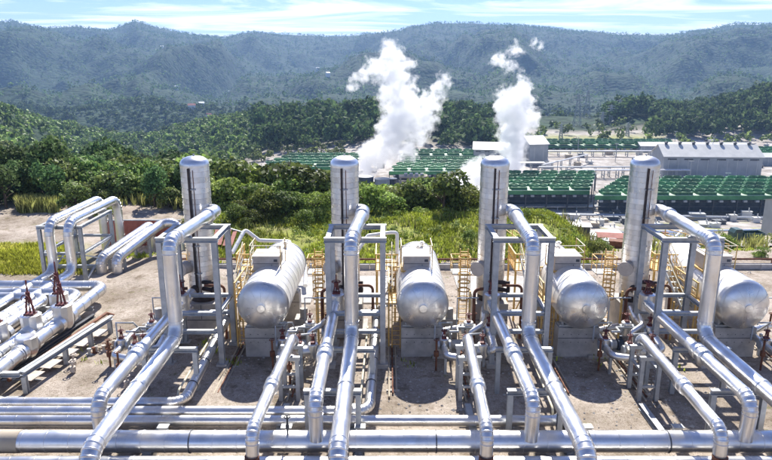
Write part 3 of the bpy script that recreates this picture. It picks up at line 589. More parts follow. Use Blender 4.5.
def rails(k):
    for q, (xx, yy, lab) in enumerate(((2.75, 33.6, 'tan conduits on ground left of drum by the'), (6.75, 33.2, 'tan conduits on ground right of drum by the'))):
        t = thing('ground_conduits', f'{lab} {ORD[k]} tower', 'conduits', (xx, yy, 0), 'tan conduits on the pad')
        for j in range(3): part(f'gr{q}{j}', 'conduit', 'tan' if j != 1 else 'rust', t, lambda m: m.tube([(xx + j * .2, yy - 3.2 + j * .4, .1), (xx + j * .2, yy + 3.6, .1)], .05, 6))
        for j in range(5): part(f'gs{q}{j}', 'sleeper', 'concrete', t, lambda m: m.box((xx + .2, yy - 2.4 + j * 1.4, .02), (.7, .14, .1)))
    t = thing('pump_skid', f'small grey pump skid behind valves by the {ORD[k]} tower', 'pump', (-2.0, 36.2, 0), 'pump skids by the towers')
    part('pk_b', 'slab', 'concrete', t, lambda m: m.box((-2.2, 35.9, .08), (3.6, 1.6, .2)))
    part('pk_m', 'motor', 'galv', t, lambda m: m.cyl((-2.9, 36.0, .55), (-2.1, 36.0, .55), .28, 12))
    part('pk_c', 'casing', 'bluegrey', t, lambda m: (m.cyl((-2.05, 36.0, .55), (-1.7, 36.0, .55), .34, 12), m.cyl((-1.85, 36.0, .55), (-1.85, 36.0, 1.1), .1, 8)))

def cabinets(k):
    solo('cab', 'instrument_block', 'concrete', f'pale concrete block behind the valves left of the {ORD[k]} tower', 'concrete block', (-2.6, 38.5, 0), lambda m: (m.box((-2.7, 38.6, .55), (1.0, .9, 1.1)), m.box((-2.7, 38.6, 1.2), (1.1, 1.0, .16)), m.cyl((-2.7, 38.5, 1.28), (-2.7, 38.5, 1.9), .25, 12)), 'concrete equipment blocks by the towers')

for k, tx in enumerate((-11.9, -2.58, 6.77, 16.1)):
    OFF = Vector((tx, 0, 0))
    tower(k); cage(k); riser(k); inlet(k); rack(k); drum(k); platform(k); catwalk(k); drain(k); cabinets(k); rails(k); valves(k)
    if k: brine(k)
    if k < 3: condensate(k)
    if k: goal(k, -1.2, 1.45, 26.6, 2.6, 'g1')
    goal(k, -1.0, 2.0, 31.0, 2.65, 'g2')
OFF = Vector((25.4, 0, 0))
t = thing('brine_pipe', 'short aluminium-clad brine pipe at the right edge beyond the rightmost drum', 'pipe', (-2.7, 27, 0), 'brine pipes crossing the header')
for kk in ('br_p', 'br_c0', 'br_c1'):
    o = bpy.data.objects.new({'br_p': 'pipe_run'}.get(kk, 'expansion_collar'), CACHE[kk]); COL.objects.link(o); o.parent = t
_o = ORD; ORD = ['', '', '', '', 'unseen next']
t = thing('valve_station', 'cluster of silver valves with dark red handwheels at the right edge beside the rightmost drum', 'valve station', (-1.8, 34, 0), 'valve stations beside the towers')
for o2 in [o for o in COL.objects if o.parent and o.parent.get('category') == 'valve station' and o.parent.location.x < 0 and o.parent.location.x > -10]:
    c2 = o2.copy(); COL.objects.link(c2); c2.parent = t
    for o3 in o2.children:
        c3 = o3.copy(); COL.objects.link(c3); c3.parent = c2
ORD = _o
OFF = Vector((0, 0, 0))

# ------------------------------------------------------------------ front headers
def header(name, label, y, z, r, x0=-62, x1=62, seam=1.05, saddles=True):
    t = thing(name, label, 'header pipe', (0, y, 0))
    part(None, 'pipe_run', 'alu', t, lambda m: clad(m, [(x0, y, z), (x1, y, z)], r, .5, seam, n=24))
    for x in np.arange(x0 + 5, x1, 9.3):
        if saddles: part('sad' + name, 'saddle', 'galv', t, lambda m: (m.box((0, y, (z - r) / 2), (.5, .9, z - r)), m.box((0, y, z - r - .02 + .09), (.35, .7, .12)))).location.x = float(x)
    return t
t = header('main_steam_header', 'big horizontal aluminium-clad header pipe spanning the whole foreground', 25.05, .9, .48)
for x in (-18.3, -8.6, 2.2, 8.9, 12.4): part('hdst', 'pipe_strap', 'darkgrey', t, lambda m: m.tube([(-.025, 25.05, .9), (.025, 25.05, .9)], .503, 24)).location.x = x
part(None, 'rust_stain_sheet', 'tan', t, lambda m: m.tube([(-17.35, 25.05, .9), (-16.1, 25.05, .9)], .500, 24), 'rust-stained cladding sheet on the header')
header('second_steam_header', 'horizontal clad header pipe cut by the bottom edge, in front of the big header', 23.85, .5, .40)
for k, (x, y, w) in enumerate(((-10.3, 27.6, .9), (-4.6, 27.6, .9), (-1.2, 27.6, .8), (4.6, 27.3, .9), (9.3, 27.3, 1.1), (13.5, 27.0, 1.0))):
    t = thing('sleeper_support', 'small grey steel sleeper block under the thin header lines', 'pipe support', (x, y, 0), 'sleeper blocks under the header lines')
    part(None, 'block', 'galv', t, lambda m: m.hbeam((x - w / 2, 26.35, .2), (x - w / 2, 29.3, .2), .3))
    part(None, 'clamp', 'galv', t, lambda m: (m.box((x, 26.4, .4), (.36, .3, .8)), m.box((x, 26.4, .82), (.5, .36, .05))))
def uppost(x, y):
    solo(None, 'vent_valve', 'darkgrey', f'tiny dark drain valve standing on the header lines near the {"left edge" if x < -5 else "pad in the middle" if x < 5 else "right"}', 'valve', (x, y, 1.3), lambda m: (m.cyl((x, y, 1.2), (x, y, 2.3), .04, 6), m.ring((x, y, 2.2), .13, .03, 8), m.box((x, y, 1.75), (.14, .14, .2))))
uppost(-12.2, 25.6); uppost(-4.3, 24.9)

# ------------------------------------------------------------------ left pipe yard
def lyard():
    Zp = 1.3
    arr = [('second arched clad pipe from the left, nearer the frame', -24.5), ('leftmost arched clad pipe behind the red valves', -25.95)]
    for lab, x in arr:
        t = thing('arched_pipe', lab, 'pipe', (x, 47.7, 0), 'arched pipes on the left')
        part(None, 'pipe_run', 'alu', t, lambda m: clad(m, [(x - .2, 30, Zp), (x, 47.7, Zp), (x, 47.7, 5.25), (x + .2, 56.6, 5.35), (x + .2, 56.6, .2)], .37, 1.0, n=16))
        part(None, 'elbow_collar', 'alu', t, lambda m: m.tube([(x, 49.2, 5.27), (x, 49.4, 5.27)], .41, 16))
    # U pipes
    for q, (lab, x, y, r_) in enumerate((('outer clad pipe of the left yard turning left behind the valves', -20.6, 44.4, .42), ('middle clad pipe of the left yard with the right silver valve', -21.7, 42.9, .38), ('inner clad pipe of the left yard with two silver valves', -23.6, 42.0, .38))):
        t = thing('yard_pipe', lab, 'pipe', (x, y, 0), 'looped pipes in the left yard')
        part(None, 'pipe_run', 'alu', t, lambda m: clad(m, [(-50, y, Zp), (x, y, Zp), (x, 24.8 if q else 26, Zp), ], r_, 1.0, n=18))
        part(None, 'collar', 'alu', t, lambda m: m.tube([(x, 32.8, Zp), (x, 32.9, Zp)], r_ + .04, 18))
    for q, (x, y, lab) in enumerate(((-20.45, 37.9, 'silver valve box with tall red stem on the outer yard pipe, farthest right'), (-21.7, 40.0, 'silver valve box with red stem on the middle yard pipe, farthest back'), (-21.55, 36.3, 'silver valve box with tall red stem on the middle yard pipe, centre of the group'), (-22.9, 35.0, 'silver valve box with red stem at the left edge, on the inner yard pipe'), (-20.6, 33.9, 'silver valve box low on the outer yard pipe near the steel tray'))):
        t = thing('yard_valve', lab, 'valve', (x, y, 0), 'silver boxed valves on the yard pipes')
        h = 2.35 if q != 4 else 1.95
        part(None, 'valve_box', 'alu', t, lambda m: (m.lathe([(.001, .75), (.4, .78), (.56, 1.0), (.6, 1.3), (.6, h), (.5, h + .03), (.001, h + .04)], (x, y, 0), n=10, smooth=False)))
        for sg in (-1, 1): part(None, 'side_flange', 'alu', t, lambda m: m.tube([(x, y + sg * .95, 1.3), (x, y + sg * .55, 1.3)], .5, 16))
        if q != 4:
            part(None, 'valve_yoke', 'red', t, lambda m: (m.beam((x - .27, y, h), (x - .07, y, h + 1.25), .10), m.beam((x + .27, y, h), (x + .07, y, h + 1.25), .10), m.box((x, y, h + .06), (.6, .5, .1)), m.cyl((x, y, h + 1.1), (x, y, h + 1.45), .13, 10)))
            part(None, 'valve_stem', 'red', t, lambda m: m.cyl((x, y, h), (x, y, h + 2.2), .05, 8))
            part(None, 'handwheel', 'red', t, lambda m: (m.ring((x, y - .35, h + 1.15), .22, .03, 14, 'y'), m.cyl((x, y - .36, h + 1.15), (x, y, h + 1.15), .05, 8)))
    for q, y in enumerate((41.4, 47.0, 51.0)):
        t = thing('pipe_sleeper', f'low grey support beam under the left yard pipes, {("nearest", "middle", "farthest")[q]} one', 'pipe support', (-24, y, 0), 'low support beams in the left yard')
        part(None, 'cross_beam', 'galv', t, lambda m: m.hbeam((-27.5, y, .72), (-20.2 + (q > 0) * -4, y, .72), .26))
        for x in (-27.2, -24.5): part(None, 'post', 'galv', t, lambda m: m.hbeam((x, y, 0), (x, y, .58), .24))
    # braced frame under the arches
    t = thing('arch_frame', 'grey steel frame with diagonal braces carrying the arched pipes', 'pipe rack', (-24.5, 52, 0))
    xs = (-27.1, -23.9)
    for x in xs:
        for y in (48.4, 54.0): part(None, 'post', 'galv', t, lambda m: m.hbeam((x, y, 0), (x, y, 4.6), .26))
        part(None, 'side_beam', 'galv', t, lambda m: m.hbeam((x, 48.55, 4.73), (x, 53.85, 4.73), .24))
        part(None, 'brace', 'galv', t, lambda m: m.beam((x, 48.6, .4), (x, 53.8, 2.4), .1))
        part(None, 'brace', 'galv', t, lambda m: m.beam((x + .06, 53.8, .4), (x + .06, 48.6, 2.4), .1))
        part(None, 'mid_beam', 'galv', t, lambda m: m.hbeam((x, 48.55, 2.6), (x, 53.85, 2.6), .2))
    for y in (48.4, 54.0):
        part(None, 'top_beam', 'galv', t, lambda m: m.hbeam((xs[0] - .2, y, 4.73), (xs[1] + .2, y, 4.73), .26))
        part(None, 'mid_beam', 'galv', t, lambda m: m.hbeam((xs[0] + .15, y, 2.6), (xs[1] - .15, y, 2.6), .2))
    # big white pipes going back
    for q, (x, lab) in enumerate(((-20.6, 'pale clad pipe bending to the ground beside the leftmost tower'), (-21.9, 'pale clad pipe beside the bent one, running back to the red wall'))):
        t = thing('back_pipe', lab, 'pipe', (x, 54, 0), 'pale pipes running back past the red wall')
        pts = [(x - 1.7, 50.6, .2), (x - 1.7, 50.6, 1.5), (x, 57.2, 2.9), (x + 1.3, 57.4, 2.9), (x + 1.5, 57.2, .2)] if not q else [(x - 1.7, 50.6, .2), (x - 1.7, 50.6, 1.5), (x, 56.4, 2.6), (x, 57.6, 2.6), (x, 57.6, .3)]
        part(None, 'pipe_run', 'alu', t, lambda m: clad(m, pts, .42, .8, n=16))
        part(None, 'post', 'galv', t, lambda m: m.hbeam((x - .5, 55, 0), (x - .5, 55, 2.0), .2))
        part(None, 'post', 'galv', t, lambda m: m.hbeam((x - 1.4, 51.5, 0), (x - 1.4, 51.5, 1.2), .2))
    # steel tray frame in the foreground left
    t = thing('steel_tray_frame', 'low grey steel frame with sloping rails over dark shade, lower left', 'frame', (-18.5, 35, 0))
    part(None, 'rail', 'galv', t, lambda m: m.hbeam((-19.1, 30.7, 1.25), (-17.7, 38.6, 1.25), .26), 'long pale rail of the tray frame')
    part(None, 'rail', 'galv', t, lambda m: m.hbeam((-19.9, 31.0, .9), (-18.7, 38.2, .9), .2))
    part(None, 'cross_rail', 'galv', t, lambda m: m.hbeam((-24, 30.7, 1.25), (-19.25, 30.7, 1.25), .26))
    for x, y in ((-19.05, 30.7), (-18.5, 34.0), (-17.75, 38.3), (-18.1, 36.3), (-21.6, 30.7)):
        part(None, 'post', 'galv', t, lambda m: m.hbeam((x, y, 0), (x, y, 1.11), .24))
    for q in range(5):
        part(None, 'tray_sheet', 'boxbeige', t, lambda m: m.box((-19.35 + q * .28, 31.9 + q * 1.45, .55), (.75, 1.1, .04), R(-10)))
    t = thing('shade_filler', 'dark low steel sections added to deepen the shade beneath the left yard pipes', 'shade filler', (-22, 34, 0))  # dark steelwork added to stand in for the deep shadow under the pipes
    for q in range(4):
        part(None, 'shade_section', ['darkgrey', 'rust', 'galv', 'darkgrey'][q], t, lambda m: m.hbeam((-24.5 + q * 1.1, 29.6, .3 + .1 * q), (-22.6 + q * .95, 40.5, .3 + .1 * q), .22))
    for q in range(6): part(None, 'bearer', 'galv', t, lambda m: m.beam((-24.6, 30.2 + q * 1.9, .15), (-19.0, 30.2 + q * 1.9, .15), .14))
    t = thing('brown_pipe', 'thin rusty pipe lying beside the yard pipes in the lower left', 'pipe', (-19.5, 36, 0))
    part(None, 'pipe_run', 'rust', t, lambda m: m.tube([(-20.1, 31, .75), (-18.9, 40.5, .75), (-18.9, 41.5, .2)], .11, 8))
    # pile of small valves and fittings
    t = thing('fittings_pile', 'row of small brown pipe fittings on the ground beside the tray frame', 'pipe fittings', (-16.8, 37, 0))
    rr_ = random.Random(3)
    for q in range(26):
        x, y = -17.6 + q * .085 + rr_.uniform(-.25, .25), 35.2 + q * .15 + rr_.uniform(-.2, .2)
        part(None, 'fitting', rr_.choice(['rust', 'boxbeige', 'galv', 'tan']), t, lambda m: (m.cyl((x, y, .1), (x, y, rr_.uniform(.3, .65)), .09, 8), m.cyl((x - .2, y, .22), (x + .2, y, .22), .08, 8), m.ring((x, y, .6), .12, .02, 8)))
    for q in range(3):
        part(None, 'fitting_rail', 'tan', t, lambda m: m.beam((-17.9 + q * .3, 35.0, .12), (-15.6 + q * .3, 39.2, .12), .08))
    for q, (x, y) in enumerate(((-18.0, 33.8), (-17.6, 32.9), (-13.9, 31.2))):
        solo(None, 'ground_valve', 'boxbeige', ['small pale valve stand near the fittings pile, left one', 'small pale valve stand near the fittings pile, right one', 'lone small drain valve on bare ground beside the leftmost inlet pipe'][q], 'valve', (x, y, 0), lambda m: (m.cyl((x, y, 0), (x, y, .9), .06, 8), m.cyl((x, y, .3), (x, y, .6), .16, 10), m.ring((x, y, .9), .18, .03, 10)))
lyard()
# seam lines of concrete on the pad, kerbs
for q, (x0, x1, y, z) in enumerate(((-18.2, 40, 52.6, .3), )):
    t = thing('retaining_kerb', 'long low concrete kerb with a rusty pipe on top closing the back of the pad', 'kerb', (0, y, 0))
    for j in range(24):
        part('kerb', 'kerb_block', 'concrete', t, lambda m: m.box((0, y, .2), (2.36, .35, .45))).location.x = -17 + j * 2.4
    part(None, 'rusty_pipe', 'rust', t, lambda m: m.tube([(x0, y + .4, .75), (0, y + .4, .72), (x1, y + .4, .75)], .09, 8))
    for j in range(16): part('kpost', 'pipe_stand', 'rust', t, lambda m: m.beam((0, y + .4, 0), (0, y + .4, .68), .07)).location.x = -17 + j * 3.6
for q, (x, y, w, d) in enumerate(((-1.3, 47.3, 8.0, 6.2), (8.6, 47.5, 6.0, 5.6), (-8.3, 47.2, 5.5, 6), (3.3, 33, .5, 9))[:3]):
    slab = solo(None, 'concrete_slab', 'concrete', '', '', (x, y, 0), lambda m: m.box((x, y, .035), (w, d, .13)))
    del slab['base']; slab['kind'] = 'structure'
    for s_ in ('label', 'category'):
        if s_ in slab: del slab[s_]
def redwall():
    t = thing('red_wall', 'red brown corrugated sheet wall beyond the arched pipes', 'wall', (-24, 58.6, 0))
    for q in range(14): part('rwp', 'sheet_panel', 'brick', t, lambda m: (m.box((-26.2, 58.6, 1.4), (.47, .05, 2.8)), m.box((-26.42, 58.56, 1.4), (.06, .04, 2.8)))).location.x = q * .5
    part(None, 'top_rail', 'galv', t, lambda m: m.beam((-26.5, 58.6, 2.85), (-19.3, 58.6, 2.85), .1))
    t = thing('sloped_canopy', 'red brown netted canopy sloping down right of the red wall', 'canopy', (-18, 60, 0))
    for q in range(9):
        part(None, 'canopy_slat', 'brick', t, lambda m: m.beam((-19.2 + q * .55, 60.8, 2.5 - q * .16), (-18.6 + q * .5, 57.6, 1.2 - q * .08), .38, .03))
    part(None, 'edge_rail', 'galv', t, lambda m: m.beam((-19.3, 60.9, 2.6), (-14.2, 60.9, 1.1), .12))
    part(None, 'edge_rail', 'galv', t, lambda m: m.beam((-19.3, 60.8, 2.6), (-18.2, 57.2, .3), .14))
    part(None, 'post', 'galv', t, lambda m: m.beam((-14.4, 60.9, 0), (-14.4, 60.9, 1.1), .1))
redwall()
# white pipe loops behind the leftmost drum
t = thing('white_pipe_loop', 'zigzag white pipe on trestles behind the platform of the leftmost tower', 'pipe', (-9, 50, 0))
part(None, 'pipe_run', 'white', t, lambda m: clad(m, [(-13, 52, 1.6), (-12.4, 54.5, 3.0), (-11.2, 54.5, 2.0), (-8.4, 54.5, 1.9), (-9.6, 49.5, 1.6), (-6.4, 49.0, 1.4), (-6.2, 46.5, .6)], .17, .3, n=10))
for x, y in ((-10.6, 54.5), (-8.9, 51.5), (-7.5, 49.2)): part(None, 'post', 'galv', t, lambda m: m.beam((x, y, 0), (x, y, 1.5), .12))
t = thing('white_pipe_loop', 'white inverted-U pipe behind the frame of the second tower', 'pipe', (-.5, 45, 0))
part(None, 'pipe_run', 'white', t, lambda m: clad(m, [(-2.0, 40.2, 5.0), (-1.2, 41.2, 6.0), (.3, 41.6, 6.1), (.75, 41.6, 6.1), (.75, 41.4, 4.6)], .12, .2, n=10))

# ------------------------------------------------------------------ right middle ground: yard, road, truck
def on(x, y): return hz(x, y)
def bldg(name, label, cat, x, y, w, d, h, wall, roof, rz=0, pitch=.12, wins=0, group=None, z=None, vents=0, door=None):
    z = on(x, y) if z is None else z
    t = thing(name, label, cat, (x, y, z), group, rz)
    b0 = Vector((x, y, z))
    def P(a, b_, c_): return (x + a, y + b_, z + c_)
    part(None, 'wall', wall, t, lambda m: m.add([P(-w / 2, -d / 2, -2), P(w / 2, -d / 2, -2), P(w / 2, d / 2, -2), P(-w / 2, d / 2, -2), P(-w / 2, -d / 2, h), P(w / 2, -d / 2, h), P(w / 2, d / 2, h), P(-w / 2, d / 2, h), P(-w / 2, 0, h + pitch * d), P(w / 2, 0, h + pitch * d)],
        [(0, 1, 5, 4), (2, 3, 7, 6), (1, 2, 6, 9, 5), (3, 0, 4, 8, 7)]))
    e = .03 * d + .15; zt = h + pitch * d; th = max(.08, .012 * d)
    for s in (-1, 1):
        part(None, 'roof', roof, t, lambda m: m.add([P(-w / 2 - e, s * (d / 2 + e), h - pitch * e * 2 + .02), P(w / 2 + e, s * (d / 2 + e), h - pitch * e * 2 + .02), P(w / 2 + e, 0, zt + .02), P(-w / 2 - e, 0, zt + .02),
            P(-w / 2 - e, s * (d / 2 + e), h - pitch * e * 2 + .02 + th), P(w / 2 + e, s * (d / 2 + e), h - pitch * e * 2 + .02 + th), P(w / 2 + e, 0, zt + .02 + th), P(-w / 2 - e, 0, zt + .02 + th)],
            [(0, 1, 2, 3), (4, 5, 6, 7), (0, 1, 5, 4), (0, 3, 7, 4), (1, 2, 6, 5)]))
    for q in range(wins):
        xx = -w / 2 + w * (q + .5) / wins
        f = part(None, 'window', 'darkgrey', t, lambda m: m.box(P(xx, -d / 2 - .03, h * .86), (w / wins * .55, .06, h * .07)))
    for q in range(int(w / 6)):
        part(None, 'wall_rib', roof, t, lambda m: m.box(P(-w / 2 + w * (q + .5) / int(w / 6), -d / 2 - .06, h * .45), (.25, .12, h * .8)))
    for q in range(vents):
        xx = -w / 2 + w * (q + .5) / vents
        part(None, 'roof_vent', 'darkgrey', t, lambda m: (m.cyl(P(xx, 0, zt), P(xx, 0, zt + 1.1), .9, 10), m.lathe([(1.2, zt + 1.0), (1.35, zt + 1.4), (.8, zt + 1.9), (.01, zt + 2.0)], P(xx, 0, 0), n=10)))
    if door: part(None, 'door', door, t, lambda m: m.box(P(w * .05, -d / 2 - .05, h * .4), (w * .35, .1, h * .8)))
    return t
B = -54
bldg('power_house', 'long white power house with seven dark roof ventilators at right', 'power house', 213, 425, 62, 24, 13.5, 'greywall', 'roofwhite', R(-4), .26, 6, z=B, vents=7)
bldg('turbine_hall', 'grey gabled hall half hidden by the second steam plume, right part', 'hall', 110, 480, 14, 24, 15, 'greywall', 'roofwhite', R(10), .2, 0, z=B)
bldg('turbine_hall', 'pale roofed hall behind the third tower, left of the second steam plume', 'hall', 79, 480, 26, 22, 11, 'greywall', 'roofwhite', R(-8), .18, 4, z=B)
bldg('warehouse', 'low white warehouse with pale roof among trees left of the green condensers', 'warehouse', -82, 395, 26, 12, 4.5, 'white', 'roofwhite', R(6), .15, 3, z=B)
bldg('warehouse', 'small white shed right of the low warehouse among trees', 'shed', -58, 386, 14, 10, 4.5, 'greywall', 'white', R(-12), .2, 2, z=B)
bldg('shelter', 'grey roofed shelter with purple door at the right edge', 'building', 134, 206, 14, 8, 11.5, 'greywall', 'greywall', R(3), .12, 0, door='purple')
bldg('long_shed', 'long low pale shed behind the power house', 'shed', 260, 545, 90, 16, 5, 'greywall', 'roofwhite', R(-3), .15, 0, z=B)
bldg('long_shed', 'long low pale shed at the far right edge', 'shed', 300, 470, 60, 14, 6, 'greywall', 'roofwhite', R(-3), .15, 0, z=B)
for q, (x, y, w, d, h, c_, r_, lab) in enumerate(((28.4, 78, 3.2, 2.4, 1.6, 'tan', 'brick', 'small tan hut with red brown roof beyond the rightmost tower'), (26.2, 84, 2.4, 2, 2.0, 'darkgrey', 'white', 'dark equipment hut behind the rightmost tower'), (31.5, 100, 4, 3, 2.0, 'white', 'roofwhite', 'white site hut on the dirt yard'), (45, 128, 6, 3, 2.4, 'greywall', 'roofwhite', 'grey site hut beside the road'), (36, 118, 7, 3, 2.2, 'tan', 'darkgrey', 'dark roofed long hut on the dirt yard'))):
    bldg('site_hut', lab, 'hut', x, y, w, d, h, c_, r_, R(8 * q - 12), .1, 1, 'huts on the dirt yard')

def acc(label, x0, y0, nx, ny, cx, cy, sh, z0, hd, hb, kd='green'):
    """air cooled condenser block: steel legs, deck, rows of finned green cells with fan rings"""
    t = thing('air_cooled_condenser', label, 'condenser', (x0, y0, z0), 'green air cooled condensers of the plant')
    part(None, 'deck', 'palegreen', t, lambda m: m.add([(x0, y0, z0 + hd), (x0 + nx * cx, y0, z0 + hd), (x0 + nx * cx + sh * ny, y0 + ny * cy, z0 + hd), (x0 + sh * ny, y0 + ny * cy, z0 + hd), (x0, y0, z0 + hd + .5), (x0 + nx * cx, y0, z0 + hd + .5), (x0 + nx * cx + sh * ny, y0 + ny * cy, z0 + hd + .5), (x0 + sh * ny, y0 + ny * cy, z0 + hd + .5)],
        [(3, 2, 1, 0), (4, 5, 6, 7), (0, 1, 5, 4), (1, 2, 6, 5), (2, 3, 7, 6), (3, 0, 4, 7)]))
    key = f'cell{cx}{cy}{hb}'
    for i_ in range(nx):
        for j_ in range(ny):
            def fn(m):
                o = (x0, y0, z0 + hd + .5); w, d = cx * .76, cy * .74
                m.box((o[0] + cx / 2, o[1] + cy / 2, o[2] + hb / 2), (w, d, hb))
                for s in range(5): m.box((o[0] + cx / 2 - w / 2 + w * (s + .5) / 5, o[1] + cy / 2 - d / 2 - .1, o[2] + hb / 2), (.3, .2, hb * 1.05))
                for s in (-1, 1): m.lathe([(d * .36, hb), (d * .33, hb + .9), (d * .30, hb + .9), (d * .29, hb + .3), (.01, hb + .3)], (o[0] + cx / 2 + s * w * .25, o[1] + cy / 2, o[2]), n=10, smooth=False)
            o = part(key, 'fan_cell', kd, t, fn); o.location = (i_ * cx + sh * (j_ + .5), j_ * cy, 0)
    for i_ in range(nx + 1):
        for j_ in (0, ny // 2, ny):
            part(f'leg{z0}{hd}', 'leg', 'darkgrey', t, lambda m: m.beam((x0, y0, z0 - 1), (x0, y0, z0 + hd), .5)).location = (i_ * cx + sh * j_, j_ * cy + (.4 if j_ == 0 else 0), 0)
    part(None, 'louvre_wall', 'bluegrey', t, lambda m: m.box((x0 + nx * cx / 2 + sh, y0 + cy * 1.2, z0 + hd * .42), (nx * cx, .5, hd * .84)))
    for s in (1, 2, 3): part(None, 'pipe_header', 'darkgrey', t, lambda m: m.cyl((x0, y0 + .9, z0 + hd * s / 4.2), (x0 + nx * cx, y0 + .9, z0 + hd * s / 4.2), .25, 6))
    part(None, 'fascia', 'green', t, lambda m: m.box((x0 + nx * cx / 2, y0 - .25, z0 + hd - .6), (nx * cx, .4, 2.0)))
    for s in range(nx * 2): part(f'fan{hd}{z0}{x0}', 'fan_motor', 'white' if s % 3 else 'greywall', t, lambda m: m.box((x0 + 3, y0 - .7, z0 + hd - 2.2), (1.6, 1.2, .9))).location.x = s * cx / 2
    return t
acc('big green condenser block at right in front of the power house', 100, 301, 13, 5, 11.5, 9.5, 6, B, 10, 1.3)
acc('wide green condenser block between the third and fourth towers', 49, 314, 5, 5, 10.5, 10.5, 4, B, 10, 1.3)
acc('green condenser block between the two steam plumes', 2, 392, 6, 4, 11, 13, 3, B, 7, 1.4)
acc('small green condenser block behind the first steam plume', 10, 470, 6, 2, 11, 12, 3, B, 6, 1.5)
acc('green condenser block left of the second tower among trees', -78, 398, 5, 4, 10.5, 13, 3, B, 9, 1.5)
acc('far green condenser block beside the right edge behind the power house', 268, 478, 8, 3, 11, 12, 4, B, 5, 2.0)
acc('far green condenser block beyond the pipe racks, right of the second plume', 112, 545, 12, 2, 11, 12, 4, B, 4, 2.0)

def tank(x, y, r, h, mat, lab):
    t = thing('storage_tank', lab, 'tank', (x, y, B), 'tanks of the plant')
    part(None, 'shell', mat, t, lambda m: m.lathe([(r, -1), (r, h * .33), (r + .12, h * .33), (r + .12, h * .36), (r, h * .36), (r, h * .66), (r + .12, h * .66), (r + .12, h * .69), (r, h * .69), (r, h)], (x, y, B), n=24))
    part(None, 'roof', 'greywall', t, lambda m: m.lathe([(r + .2, h), (r + .2, h + .2), (r * .5, h + r * .12), (.01, h + r * .16)], (x, y, B), n=24))
tank(-11.5, 352, 4.6, 11, 'bluegrey', 'dark blue cylindrical tank under the first steam plume, left one')
tank(-2.2, 350, 4.2, 10, 'greywall', 'grey cylindrical tank right of the dark blue tank')
tank(3.6, 362, 2.5, 8, 'darkgrey', 'small dark tank behind the two larger tanks')
# muffler building with pipe arch
t = thing('steel_building', 'open beige steel building in front of the green condensers between the plumes', 'building', (14, 352, B))
for x in (8, 13, 18, 22.5):
    for y in (349, 356): part(None, 'column', 'tan', t, lambda m: m.beam((x, y, B - 1), (x, y, B + 11), .9))
for z in (4, 7.6, 11): part(None, 'floor', 'tan', t, lambda m: m.box((15.2, 352.5, B + z), (16, 8.6, .7)))
part(None, 'core', 'darkgrey', t, lambda m: m.box((15.5, 353.5, B + 4.2), (8, 4, 8.2)))
for x in (11, 14, 17, 20): part(None, 'roof_unit', 'greywall', t, lambda m: m.box((x, 352, B + 12.1), (1.8, 3, 1.5)))
for q, dxx in enumerate((0, 2.4)):
    t = thing('arched_duct', ['pale arched duct in front of the beige steel building, nearer one', 'pale arched duct in front of the beige steel building, farther one'][q], 'duct', (0, 340 + q * 4, B), 'pale arched ducts')
    part(None, 'duct', 'greywall', t, lambda m: clad(m, [(-2 + dxx, 340 + q * 4, B), (-2 + dxx, 340 + q * 4, B + 5.5), (16 + dxx, 340 + q * 4, B + 5.0), (16 + dxx, 340 + q * 4, B)], .9, 1.6, 3, n=12))
# pipe racks: long pale lines across the basin
rk = random.Random(5)
def prack(x0, x1, y, dy, h, n, lab, mat='roofwhite'):
    t = thing('long_pipe_rack', lab, 'pipe rack', (x0, y, B), 'long pipe racks across the plant')
    for j in range(n): part(None, 'pipe', rk.choice(['alu', 'white', 'galv', mat]), t, lambda m, j=j: m.cyl((x0, y + j * 1.6, B + h + .4), (x1, y + dy + j * 1.6, B + h + .4), .42, 8))
    m_ = int(abs(x1 - x0) / 9)
    for j in range(m_ + 1):
        f = j / max(1, m_); part(None, 'trestle', 'greywall', t, lambda m: (m.box((x0 + (x1 - x0) * f, y + dy * f + n * .8, B + h / 2 - .5), (.5, n * 1.7, .5)), m.beam((x0 + (x1 - x0) * f, y + dy * f, B - 1), (x0 + (x1 - x0) * f, y + dy * f, B + h), .5), m.beam((x0 + (x1 - x0) * f, y + dy * f + n * 1.6, B - 1), (x0 + (x1 - x0) * f, y + dy * f + n * 1.6, B + h), .5)))
prack(60, 240, 297, -14, 2, 2, 'long pale pipe rack in front of the big green condenser block')
prack(58, 125, 316, 0, 1.2, 3, 'short pipe rack behind the third tower at plant level')
prack(122, 196, 408, 0, 5, 3, 'pipe rack between the green condensers and the power house')
prack(100, 165, 415, 0, 6, 2, 'raised pipe rack left of the power house')
prack(105, 150, 425, 50, 6, 2, 'diagonal raised pipe rack left of the power house')
prack(20, 110, 440, 0, 5, 3, 'pipe rack behind the condenser block between the plumes')
prack(-90, -20, 380, 10, 3, 2, 'pipe rack in front of the left condenser block')
prack(45, 65, 330, 60, 3, 2, 'pipe rack leading toward the second steam plume')
prack(120, 330, 510, 0, 4, 3, 'far pipe rack behind the power house')
